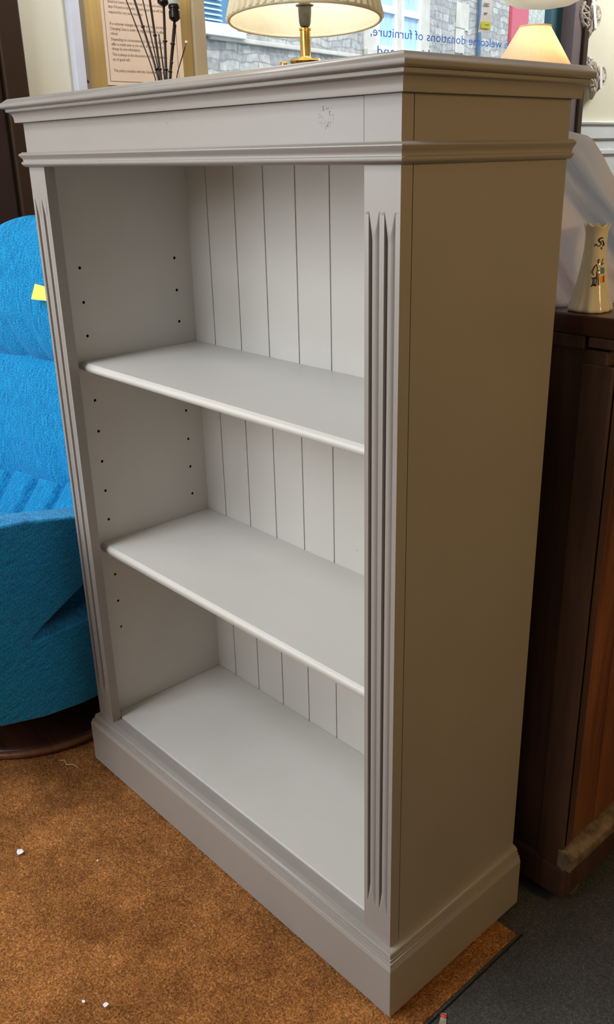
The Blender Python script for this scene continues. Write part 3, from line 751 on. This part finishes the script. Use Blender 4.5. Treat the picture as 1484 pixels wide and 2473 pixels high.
# base disc and column
g = G(); g.lathe([(.0, .030), (.03, .030), (.10, .026), (.18, .020), (.235, .015), (.250, .013)][::-1] if 0 else [(.252, .001), (.254, .0125), (.235, .0165), (.18, .021), (.10, .027), (.001, .030)], (CO.x, CO.y, 0), 96)
sm(g.obj('base_disc', M_base, cr))
g = G(); n = 96; pts = [(CO.x + .257 * math.cos(2 * PI * i / n), CO.y + .257 * math.sin(2 * PI * i / n), .0082) for i in range(n + 1)]
g.tube(pts, .0078, 10, cap=False); sm(g.obj('base_rim', M_base_rim, cr))
g = G(); g.lathe([(.05, .028), (.042, .04), (.038, .09), (.05, .13)], (CO.x, CO.y, 0), 40); sm(g.obj('column', M_base, cr))
# cushions: a pillow grid following a side profile
def cushion(name, prof, hw, T, side_curve=0, px=2.6, py=2.6, nu=72, nv=60, detail=None, Lc=0.0, backT=.6):
    """prof: list of (F, z) bottom to top; hw(b): half width; T: front thickness"""
    P = [Vector((a, b2)) for a, b2 in prof]
    seg = [0]
    for a, b2 in zip(P, P[1:]): seg.append(seg[-1] + (b2 - a).length)
    tot = seg[-1]
    def at(t):
        d = t * tot
        for i in range(len(P) - 1):
            if d <= seg[i + 1] + 1e-9:
                u = (d - seg[i]) / (seg[i + 1] - seg[i]); return P[i].lerp(P[i + 1], u), (P[i + 1] - P[i]).normalized()
        return P[-1], (P[-1] - P[-2]).normalized()
    def smooth_at(t):
        pp = Vector((0, 0)); tt = Vector((0, 0))
        for k in (-.06, -.03, 0, .03, .06):
            p_, t_ = at(min(1, max(0, t + k * min(1, t * 10, (1 - t) * 10)))); pp += p_; tt += t_
        return pp / 5, tt.normalized()
    rs = []; uvs = []
    # half-angle param so that edges are round
    for sgn in (1, -1):
        for i in range(nv + 1):
            th = -PI / 2 + PI * i / nv; b_ = math.sin(th); t = (b_ + 1) / 2
            p_, tg = smooth_at(t); nrm = Vector((tg.y, -tg.x))          # front normal (F, z)
            row = []
            for j in range(nu + 1):
                ph = -PI / 2 + PI * j / nu; a_ = math.sin(ph)
                e = (max(0, 1 - abs(a_) ** px)) ** (1 / px) * (max(0, 1 - abs(b_) ** py)) ** (1 / py)
                th_ = T if sgn > 0 else -T * backT
                Lv = a_ * hw(t)
                off = th_ * e + side_curve * a_ * a_
                if detail and sgn > 0: off += detail(a_, t) * min(1, e * 2)
                Fv = p_.x + nrm.x * off; z = p_.y + nrm.y * off
                row.append(K(Fv, Lc + Lv, z)); uvs.append((a_ * hw(t), t * tot))
            rs.append(row)
    m = nu + 1; v = [p for r in rs for p in r]; f = []
    n1 = (nv + 1) * m
    for s_ in (0, n1):
        for i in range(nv):
            for j in range(nu):
                q = (s_ + i * m + j, s_ + i * m + j + 1, s_ + (i + 1) * m + j + 1, s_ + (i + 1) * m + j)
                f.append(q if s_ == 0 else tuple(reversed(q)))
    me_o = obj(name, v, f, M_fabric, cr, True, None, uvs)
    bm = bmesh.new(); bm.from_mesh(me_o.data); bmesh.ops.remove_doubles(bm, verts=bm.verts, dist=1e-5); bmesh.ops.recalc_face_normals(bm, faces=bm.faces); bm.to_mesh(me_o.data); bm.free()
    for p in me_o.data.polygons: p.use_smooth = True
    return me_o
def head_hw(t): return .222 * max(.0004, 1 - max(0, (t - .35) / .65) ** 2.3) ** .5
def head_det(a, t):   # fanned creases towards the bottom edge
    d = 0
    for k, (a0, sl_, dp) in enumerate(((-.55, .9, .006), (-.15, .7, .007), (.12, .6, .006), (.38, .5, .005))):
        c = a0 - sl_ * (t - .05); w_ = math.exp(-((a - c) / .045) ** 2) * max(0, 1 - t / .45); d -= dp * w_
    return d + .003 * math.sin(5 * a + 6 * t)
cushion('headrest', [(-.165, .748), (-.175, .80), (-.185, .88), (-.205, .96), (-.235, 1.045)], head_hw, .060, .02, 3.0, 2.4, 96, 80, head_det)
def back_hw(t): return .262 - .055 * t
cushion('backrest', [(-.100, .485), (-.115, .54), (-.135, .62), (-.155, .70), (-.172, .765)], back_hw, .045, .03, 3.5, 2.6, 80, 60, lambda a, t: .004 * math.sin(7 * a + 3 * t) - .008 * math.exp(-((a - .45 + .4 * t) / .06) ** 2) * max(0, 1 - t * 2))
def seat_det(a, t):
    d = 0
    for k in range(-3, 4):
        d -= .020 * math.exp(-abs((a - k * .33 - .12 + .10 * t) / .030) ** 1.5)
    return d * (1 if t > .25 else t * 4)
cushion('pleated_seat', [(.36, .325), (.30, .365), (.20, .372), (.10, .375), (.02, .395), (-.04, .43), (-.080, .475), (-.098, .515)], lambda t: .215 + .03 * t, .038, .01, 4, 2.8, 120, 80, seat_det)
# arm shells with an open slot, both sides
out = [(.36, .568), (.30, .575), (.20, .556), (.10, .528), (0, .500), (-.10, .478), (-.20, .468), (-.30, .475), (-.335, .45), (-.30, .425), (-.20, .412), (-.10, .402), (.0, .388), (.08, .374), (.15, .352), (.216, .330), (.226, .324), (.216, .318), (.12, .305), (.05, .292), (-.05, .280), (-.15, .280), (-.25, .30), (-.33, .34), (-.37, .30), (-.365, .23), (-.32, .165), (-.22, .122), (-.10, .104), (.02, .105), (.12, .122), (.22, .150), (.32, .190), (.385, .26), (.415, .35), (.425, .44), (.415, .52), (.395, .565)]
def arm(sgn):
    bm = bmesh.new(); L0, L1 = (.195, .275)
    vs = [[bm.verts.new(Vector(K(a, sgn * Lq, z)) - BASE[cr]) for a, z in out] for Lq in (L0, L1)]
    bm.faces.new(vs[0]); bm.faces.new(list(reversed(vs[1])))
    n = len(out); edges = []
    for i in range(n):
        bm.faces.new((vs[0][i], vs[1][i], vs[1][(i + 1) % n], vs[0][(i + 1) % n]))
    bm.edges.ensure_lookup_table()
    es = [e for e in bm.edges if (e.verts[0] in vs[0]) == (e.verts[1] in vs[0])]
    bmesh.ops.recalc_face_normals(bm, faces=bm.faces)
    bmesh.ops.bevel(bm, geom=es, offset=.026, segments=8, profile=.5, affect='EDGES', clamp_overlap=True)
    me = bpy.data.meshes.new('arm_shell'); bm.to_mesh(me); bm.free()
    ul = me.uv_layers.new(name='UVMap')
    for lp in me.loops:
        c = me.vertices[lp.vertex_index].co; ul.data[lp.index].uv = (c.z, c.x * .5 + c.y)
    for p in me.polygons: p.use_smooth = True
    me.materials.append(M_fabric)
    o = bpy.data.objects.new('arm_shell', me); COL.objects.link(o); o.parent = cr; BASE[o] = BASE[cr]
arm(1); arm(-1)
# rounded under-seat shell between the arms
g = G(); rs = []
for i in range(29):
    u = -1 + 2 * i / 28; e = max(0, 1 - abs(u) ** 4) ** .25
    Fv = .01 + .355 * u; row = []
    for j in range(40):
        a = 2 * PI * j / 40; ca, sa = math.cos(a), math.sin(a)
        x = .205 * math.copysign(abs(ca) ** .6, ca); z = (.115 if sa < 0 else .10) * math.copysign(abs(sa) ** .7, sa)
        row.append(K(Fv, x * (.25 + .75 * e), .225 + z * (.1 + .9 * e)))
    rs.append(row)
sm(g.rings(rs).obj('seat_shell', M_fabric, cr, uv=True))
# back shell
g = G(); rs = []
for i in range(22):
    t = i / 21; hw = .235 - .03 * t; z = .26 + .58 * t; Fb = -.215 - .075 * t; row = []
    for j in range(36):
        a = 2 * PI * j / 36; ca, sa = math.cos(a), math.sin(a)
        e = (1 - abs(2 * t - 1) ** 6) ** .2 if 0 < t < 1 else .3
        row.append(K(Fb + .045 * math.copysign(abs(sa) ** .7, sa) * e, hw * math.copysign(abs(ca) ** .6, ca) * (.6 + .4 * e), z))
    rs.append(row)
sm(g.rings(rs).obj('back_shell', M_fabric, cr, uv=True))
# yellow paper tag pinned to the headrest
tg_c = Vector(K(-.120, .052, .909))
o = G().rings([[K(-.118 + .001 * k, .040, .924), K(-.118 + .001 * k, .080, .918), K(-.108 + .001 * k, .080, .893), K(-.108 + .001 * k, .034, .894)] for k in (0, 1)]).obj('paper_tag', M_yellow, cr)
o['label'] = 'small yellow paper tag'

# ================================================================== DISPLAY TABLE AND WHAT STANDS ON IT (in front of the window)
tb = thing('display_table', (-1.42, 1.6, FZ), 'plain wooden display table in the window bay behind the bookcase', 'table')
bevel(G().box(-1.90, -.98, .66, 2.75, .92, .95).obj('table_top', M_oak, tb), .004)
for x in (-1.86, -1.08):
    for y in (.70, 2.65):
        bevel(G().box(x, x + .06, y, y + .06, FZ, .92).obj('leg', M_oak, tb), .003)
bevel(G().box(-1.85, -1.03, .71, .73, .84, .92).obj('apron', M_oak, tb), .002)
bevel(G().box(-1.85, -1.03, 2.68, 2.70, .84, .92).obj('apron', M_oak, tb), .002)
TZ = .9502
# --- brass lamp with big pleated shade
def folds(n, d): return lambda a, r, z: 1 + d * ((a * n / (2 * PI) + .25 * math.sin(5 * a)) % 1.0) ** 1.5
def pleats(n, d): return lambda a, r, z: 1 + d * abs(math.sin(n * a / 2))
LC = Vector((-1.543, 1.274, TZ))
lp = thing('table_lamp', tuple(LC), 'brass table lamp with large cream pleated shade in front of the shop window', 'lamp')
g = G(); g.lathe([(.085, TZ), (.085, TZ + .012), (.05, TZ + .022), (.018, TZ + .04), (.012, TZ + .06), (.012, 1.400), (.02, 1.404), (.046, 1.409), (.048, 1.414), (.046, 1.419), (.020, 1.421), (.017, 1.424), (.0155, 1.428), (.0155, 1.494), (.0175, 1.496), (.0175, 1.501), (.008, 1.503), (.008, 1.51)], (LC.x, LC.y, 0), 48)
g.obj('brass_stem', M_brass, lp, smooth=40)
vd = Vector((.741, -.672, 0)); vr = Vector((.672, .741, 0))
g = G(); p0 = Vector((LC.x, LC.y, 1.402)); g.tube([p0, p0 - vr * .066], .004, 10); e_ = p0 - vr * .066
g.lathe([(.010, -.010), (.0115, -.006), (.0115, .008), (.009, .012)], tuple(e_), 20)
g.obj('brass_switch_arm', M_brass, lp, smooth=40)
g = G(); g.lathe([(.008, 1.503), (.014, 1.506), (.017, 1.516), (.019, 1.54), (.0195, 1.556), (.026, 1.558), (.026, 1.561), (.017, 1.562), (.016, 1.575)], (LC.x, LC.y, 0), 32)
g.obj('bulb_socket', M_socket, lp, smooth=40)
g = G(); g.lathe([(.012, 1.575), (.016, 1.59), (.028, 1.615), (.031, 1.635), (.026, 1.655), (.010, 1.668)], (LC.x, LC.y, 0), 32); sm(g.obj('bulb', M_bulb, lp))
# the shade hangs a little askew, tipped towards the room
rimc = Vector((LC.x, LC.y, 1.519)); tip = math.atan2(.018, .222)
ax = (Vector((0, 0, 1)) * math.cos(tip) - vd * math.sin(tip)); ax = Vector((0, 0, 1)) + vd * (-tip * -1) * 0 + Vector((0, 0, 0))
ax = Vector((-vd.x * -0.085 * -1, -vd.y * -0.085 * -1, 1)).normalized()
def tilted(g): return g
g = G(); prof = [(.2205, .0), (.224, .006), (.216, .03), (.150, .27), (.152, .276), (.148, .276), (.146, .27), (.2125, .03), (.2185, .004), (.2205, 0)]
n = 576; 
g.lathe([(.222 , .006), (.186, .140), (.150, .270)], tuple(rimc), n, cap=False, rad=folds(52, .045), axis=ax)
g.obj('pleated_shade', M_shade, lp, smooth=60)
g = G(); g.lathe([(.2195, .004), (.1835, .140), (.1475, .270)], tuple(rimc), 96, cap=False, axis=ax); g.obj('shade_lining', M_shade_in, lp, smooth=True)
def ring(g, c, ax_, r, h, rr, n=96):
    q = Vector((0, 0, 1)).rotation_difference(ax_); pts = [Vector(c) + q @ Vector((r * math.cos(2 * PI * i / n), r * math.sin(2 * PI * i / n), h)) for i in range(n + 1)]
    g.tube(pts, rr, 10, cap=False)
g = G(); ring(g, rimc, ax, .2215, .003, .0048); g.obj('shade_trim', M_shade, lp, smooth=True)
g = G(); ring(g, rimc, ax, .150, .271, .004); g.obj('shade_trim', M_shade, lp, smooth=True)
g = G(); q = Vector((0, 0, 1)).rotation_difference(ax)
for k in range(3):
    a = 2 * PI * k / 3 + .4; g.tube([Vector((LC.x, LC.y, 1.560)), Vector((LC.x, LC.y, 1.68)) + vr * 0 + Vector((.05 * math.cos(a), .05 * math.sin(a), 0)), rimc + q @ Vector((.148 * math.cos(a), .148 * math.sin(a), .268))], .0015, 6)
g.obj('shade_carrier', M_brass, lp)
pl = lamp('table_lamp_light', 'POINT', (LC.x, LC.y, 1.70), 3.2, (1, .90, .72), shadow_soft_size=.03)
pl.parent = lp; pl.location = (0, 0, 1.70 - TZ)
# --- smaller glowing lamp on the right
L2 = Vector((-1.20, 1.93, TZ))
l2 = thing('table_lamp', tuple(L2), 'small lamp with glowing peach cream pleated shade at the right window edge', 'lamp')
g = G(); g.lathe([(.06, TZ), (.06, TZ + .01), (.03, TZ + .03), (.018, TZ + .08), (.03, TZ + .18), (.04, TZ + .25), (.018, TZ + .33), (.012, TZ + .40), (.012, 1.40)], (L2.x, L2.y, 0), 40); sm(g.obj('lamp_base', M_brass, l2))
g = G(); g.lathe([(.152, 1.345), (.1035, 1.424), (.047, 1.514)], (L2.x, L2.y, 0), 240, cap=False, rad=pleats(84, .015)); g.obj('pleated_shade', M_shade2, l2, smooth=60)
for r_, z_ in ((.1525, 1.345), (.0475, 1.5145)):
    g = G(); ring(g, (L2.x, L2.y, 0), Vector((0, 0, 1)), r_, z_, .0028); g.obj('shade_trim', M_shade2, l2, smooth=True)
g = G(); g.lathe([(.012, 1.40), (.022, 1.42), (.026, 1.44), (.02, 1.46), (.006, 1.47)], (L2.x, L2.y, 0), 24); sm(g.obj('bulb', M_bulb, l2))
g = G()
for k in range(3):
    a = 2 * PI * k / 3; g.tube([(L2.x + .010 * math.cos(a), L2.y + .010 * math.sin(a), 1.395), (L2.x + .1 * math.cos(a), L2.y + .1 * math.sin(a), 1.37), (L2.x + .150 * math.cos(a), L2.y + .150 * math.sin(a), 1.347)], .0015, 6)
g.obj('shade_carrier', M_brass, l2)
pl = lamp('small_lamp_light', 'POINT', (0, 0, 0), 1.0, (1, .56, .22), shadow_soft_size=.025); pl.parent = l2; pl.location = (.02, .02, 1.44 - TZ)
# --- dark stems with bulb sockets in a vase
RV = Vector((-1.445, .705, TZ))
rv = thing('stem_bundle', tuple(RV), 'bundle of thin dark twig stems with black bulb sockets before the notice', 'stems')
g = G(); g.lathe([(.035, TZ), (.042, TZ + .02), (.045, TZ + .08), (.030, TZ + .15), (.022, TZ + .20), (.026, TZ + .22), (.022, TZ + .22), (.018, TZ + .20)], (RV.x, RV.y, 0), 36); sm(g.obj('holder', M_black, rv))
stems = [((-1.4671, .6954, 1.3439), (-1.5709, .6926, 1.5293), .0016, 0), ((-1.4622, .7008, 1.3438), (-1.5567, .7079, 1.5289), .0028, .66),
         ((-1.46, .7031, 1.3437), (-1.5425, .7232, 1.5285), .0016, 0), ((-1.4586, .7046, 1.3437), (-1.5304, .7362, 1.5282), .0030, .55),
         ((-1.4529, .7107, 1.3435), (-1.4921, .7299, 1.4474), .0020, 0), ((-1.4501, .7138, 1.3435), (-1.502, .7580, 1.518), .0034, .5),
         ((-1.4444, .7199, 1.3433), (-1.4742, .7681, 1.4786), .0036, .6), ((-1.443, .7215, 1.3433), (-1.4693, .7676, 1.4689), .0018, .3),
         ((-1.4343, .732, 1.3449), (-1.4392, .7742, 1.4248), .0014, 0)]
for i, (a, b2, r, kn) in enumerate(stems):
    a = Vector(a); b2 = Vector(b2); d_ = b2 - a
    root = RV + Vector(((a.x - RV.x) * .25, (a.y - RV.y) * .25, .16))
    ext = 1.35 if i in (0, 1, 2, 3) else 1.0
    pts = []; P0, P1, P2 = root, a, a + d_ * ext
    for k in range(13):
        t = k / 12
        pts.append(P0.lerp(P1, t * 2) if t < .5 else P1.lerp(P2, (t - .5) * 2))
    pts = [pts[0]] + [(pts[k - 1] + pts[k] * 2 + pts[k + 1]) / 4 for k in range(1, 12)] + [pts[-1]]
    g = G(); g.tube(pts, r, 8)
    if kn:
        c = a + d_ * kn; g.lathe([(r, -.003), (r * 1.9, 0), (r, .003)], tuple(c), 10, axis=d_)
        c = a + d_ * .12; g.lathe([(r, -.003), (r * 1.7, 0), (r, .003)], tuple(c), 10, axis=d_)
    o = sm(g.obj('stem', M_stem, rv))
    if i == 8:
        g = G(); g.lathe([(.0016, 0), (.0045, .003), (.004, .005)], tuple(P2), 10, axis=d_); g.obj('pale_tip', M_ribbon, o)
for c, axd, r, glass in (((-1.5035, .7590, 1.5165), Vector((-.1, .05, 1)), .0155, True), ((-1.4752, .7695, 1.4800), Vector((-.12, .09, 1)), .0140, True)):
    g = G(); g.lathe([(.004, -.004), (.010, 0), (r, .004), (r, .020), (r * .86, .022), (r * .86, .025), (r, .027), (r, .033), (r * .9, .035)], c, 28, axis=axd)
    s_ = g.obj('bulb_socket', M_black, rv, smooth=40)
    axn = axd.normalized(); c2 = Vector(c) + axn * .034
    g = G(); g.lathe([(r * .85, 0), (r * 1.0, .012), (r * 1.5, .05), (r * 1.7, .075), (r * 1.62, .075), (r * 1.4, .05), (r * .9, .012)], tuple(c2), 28, axis=axd)
    sm(g.obj('bulb_glass', M_frost, s_))
# --- notice on the board
NX = XW + .0085
nb = thing('notice', (NX, .97, 1.3), 'peach paper policy notice with printed text pinned to the ochre board', 'notice')
G().box(NX, NX + .0012, .838, 1.114, 1.362, 1.76).obj('paper', M_paper, nb)
g = G()
for a, b2, c0, c1 in ((.8475, .8487, 1.372, 1.75), (1.094, 1.0952, 1.372, 1.75), (.8475, 1.0952, 1.372, 1.3732)): g.box(NX + .0013, NX + .0016, a, b2, c0, c1)
g.obj('border_line', M_ink, nb)
lines = [('Electrical items can be returned for a refund within', 1.5795), ('days if found to be faulty. Proof of purchase will be', 1.5665), ('required for any item returned.', 1.5525),
         ('If a customer changes their mind and have purchased', 1.5225), ('Changing Lives is under no legal obligation to offer a', 1.5095), ('refund.', 1.4965),
         ('Depending on circumstances, it may be possible to', 1.4815), ('offer a credit note to the value of the item less a', 1.4685), ('charge (is non-refundable)', 1.4565),
         ('This is always at the discretion of the manager as an', 1.4415), ('act of good will.', 1.4285), ('This policy complies with the Consumer Rights Act', 1.3985)]
for body, z in lines:
    v, f = text_verts(body, .0112)
    obj('printed_text', [(NX + .0015, .862 + p[0] * .82, z + p[1]) for p in v], f, M_ink, nb)

# --- glass bowl pendant at the top right
PC = Vector((-1.48, 2.37, 1.628))
pd = thing('pendant_lamp', (PC.x, PC.y, 2.7), 'frosted white glass bowl pendant hanging at top right above the small lamp', 'lamp')
prof = [(.002, 0), (.05, .002), (.10, .010), (.135, .026), (.155, .050), (.160, .075), (.156, .075), (.150, .052), (.131, .030), (.098, .014), (.05, .006), (.002, .004)]
g = G(); g.lathe(prof, tuple(PC), 160, rad=lambda a, r, z: 1 + .01 * math.sin(40 * a) * (r / .16)); sm(g.obj('glass_bowl', M_frost, pd))
g = G()
for k in range(3):
    a = 2 * PI * k / 3 + .5; g.tube([(PC.x + .157 * math.cos(a), PC.y + .157 * math.sin(a), PC.z + .074), (PC.x, PC.y, PC.z + .45)], .0018, 6)
g.tube([(PC.x, PC.y, PC.z + .44), (PC.x, PC.y, 2.68)], .003, 8); g.lathe([(.05, 2.68), (.045, 2.70)], (PC.x, PC.y, 0), 30)
g.obj('suspension', M_brass, pd)
g = G(); g.lathe([(.01, .06), (.028, .09), (.03, .12), (.012, .15)], tuple(PC), 24); sm(g.obj('bulb', M_bulb, pd))
pl = lamp('pendant_light', 'POINT', (0, 0, 0), 1.6, (1, .86, .66), shadow_soft_size=.03); pl.parent = pd; pl.location = (.0, .0, PC.z + .17 - 2.7)

# --- long price label hanging in the window
lb = thing('hanging_label', (-1.90, 2.58, 1.60), 'long white hanging label with a yellow band in the window', 'label')
g = G(); rs = []
for i in range(13):
    z = 1.603 + (2.0 - 1.603) * i / 12; x = -1.90 + .004 * math.sin(i * .9); y0 = 2.541 + .018 * min(1, i / 4); y1 = 2.616 + .009 * min(1, i / 4)
    rs.append([(x, y0, z), (x, y1, z), (x + .001, y1, z), (x + .001, y0, z)])
g.rings(rs).obj('label_strip', M_ribbon, lb)
G().box(-1.8945, -1.8935, 2.552, 2.612, 1.618, 1.642).obj('yellow_band', M_tagyel, lb)
g = G()
for y0, y1, z in ((2.563, 2.598, 1.6970), (2.566, 2.592, 1.7010), (2.563, 2.600, 1.7055), (2.566, 2.574, 1.6665), (2.578, 2.584, 1.6665), (2.566, 2.590, 1.6720), (2.575, 2.600, 1.6300)):
    G().box(-1.8942 if z > 1.65 else -1.8934, -1.8938 if z > 1.65 else -1.893, y0, y1, z, z + .0022).obj('faint_print', M_ink, lb)
G().tube([(-1.8995, 2.592, 1.998), (-1.93, 2.592, 2.45)], .0008, 6).obj('hanging_string', M_ribbon, lb)

# --- white wicker heart garland on the wall
hg = thing('heart_garland', (XW + .03, 3.42, 1.9), 'white wicker heart garland hanging on the cream wall beside the window', 'garland')
def hpt(t, s):
    x = 16 * math.sin(t) ** 3 / 17; y = (13 * math.cos(t) - 5 * math.cos(2 * t) - 2 * math.cos(3 * t) - math.cos(4 * t)) / 17
    return x * s, y * s
def heart(yc, zc, s, tilt):
    o_ = Vector((XW + .03, yc, zc)); ct, st_ = math.cos(tilt), math.sin(tilt); rnd = random.Random(int(zc * 1000))
    def P_(x, y, d=0): return (o_.x + d, o_.y + x * ct - y * st_, o_.z + x * st_ + y * ct)
    g = G()
    for ly in range(4):
        pts = []
        for i in range(49):
            t = 2 * PI * i / 48; x, y = hpt(t, s * (1 - .04 * ly)); pts.append(P_(x + rnd.uniform(-.001, .001), y, (ly % 2) * .008 - .004))
        g.tube(pts, .0050, 6, cap=False)
    hr = g.obj('wicker_heart', M_wicker, hg, smooth=True)
    g = G()
    for i in range(44):
        t = 2 * PI * i / 44; x, y = hpt(t, s * 1.04); sgn = -1 if x < 0 else 1
        x2, y2 = sgn * .012 * rnd.uniform(-.6, 1.2), -.2 * s + rnd.uniform(-.45, .45) * s
        g.tube([P_(x, y, 0), P_((x + x2) / 2, (y + y2) / 2, .013 + rnd.uniform(0, .004)), P_(x2, y2, .008)], rnd.uniform(.0034, .0056), 6)
    g.obj('wicker_strands', M_wicker, hr, smooth=True)
heart(3.385, 1.712, .090, -.12); heart(3.475, 1.468, .090, -.22)
def ribbon(pts, w_, nm='ribbon'):
    g = G(); rs = []
    for p in pts:
        x, y, z = p; rs.append([(x, y - w_, z), (x, y + w_, z), (x + .0012, y + w_, z), (x + .0012, y - w_, z)])
    g.rings(rs).obj(nm, M_ribbon, hg)
ribbon([(XW + .022, 3.360, 2.2), (XW + .024, 3.372, 1.79)], .004); ribbon([(XW + .022, 3.362, 1.645), (XW + .022, 3.372, 1.545)], .0045)
ribbon([(XW + .050, 3.375, 1.785), (XW + .054, 3.405, 1.672)], .011, 'ribbon_tail'); ribbon([(XW + .050, 3.485, 1.52), (XW + .052, 3.500, 1.425)], .011, 'ribbon_tail')
ribbon([(XW + .018, 3.395, 1.405), (XW + .018, 3.396, 1.285)], .009, 'ribbon_tail')
for yc, zc in ((3.385, 1.79), (3.40, 1.545)):
    g = G()
    for sgn in (-1, 1):
        c = Vector((XW + .030, yc, zc)); pts = [c + Vector((.004 * math.sin(a * 2), sgn * .030 * (1 - math.cos(a)) / 2 * 1.2, .010 * math.sin(a))) for a in [2 * PI * i / 20 for i in range(21)]]
        rs = [[p + Vector((-.006, 0, 0)), p + Vector((.006, 0, 0)), p + Vector((.006, 0, .0015)), p + Vector((-.006, 0, .0015))] for p in pts]
        g.rings(rs)
    g.lathe([(.003, -.006), (.007, 0), (.003, .006)], (XW + .045, yc, zc), 12, axis=(1, 0, 0))
    g.obj('bow', M_ribbon, hg)
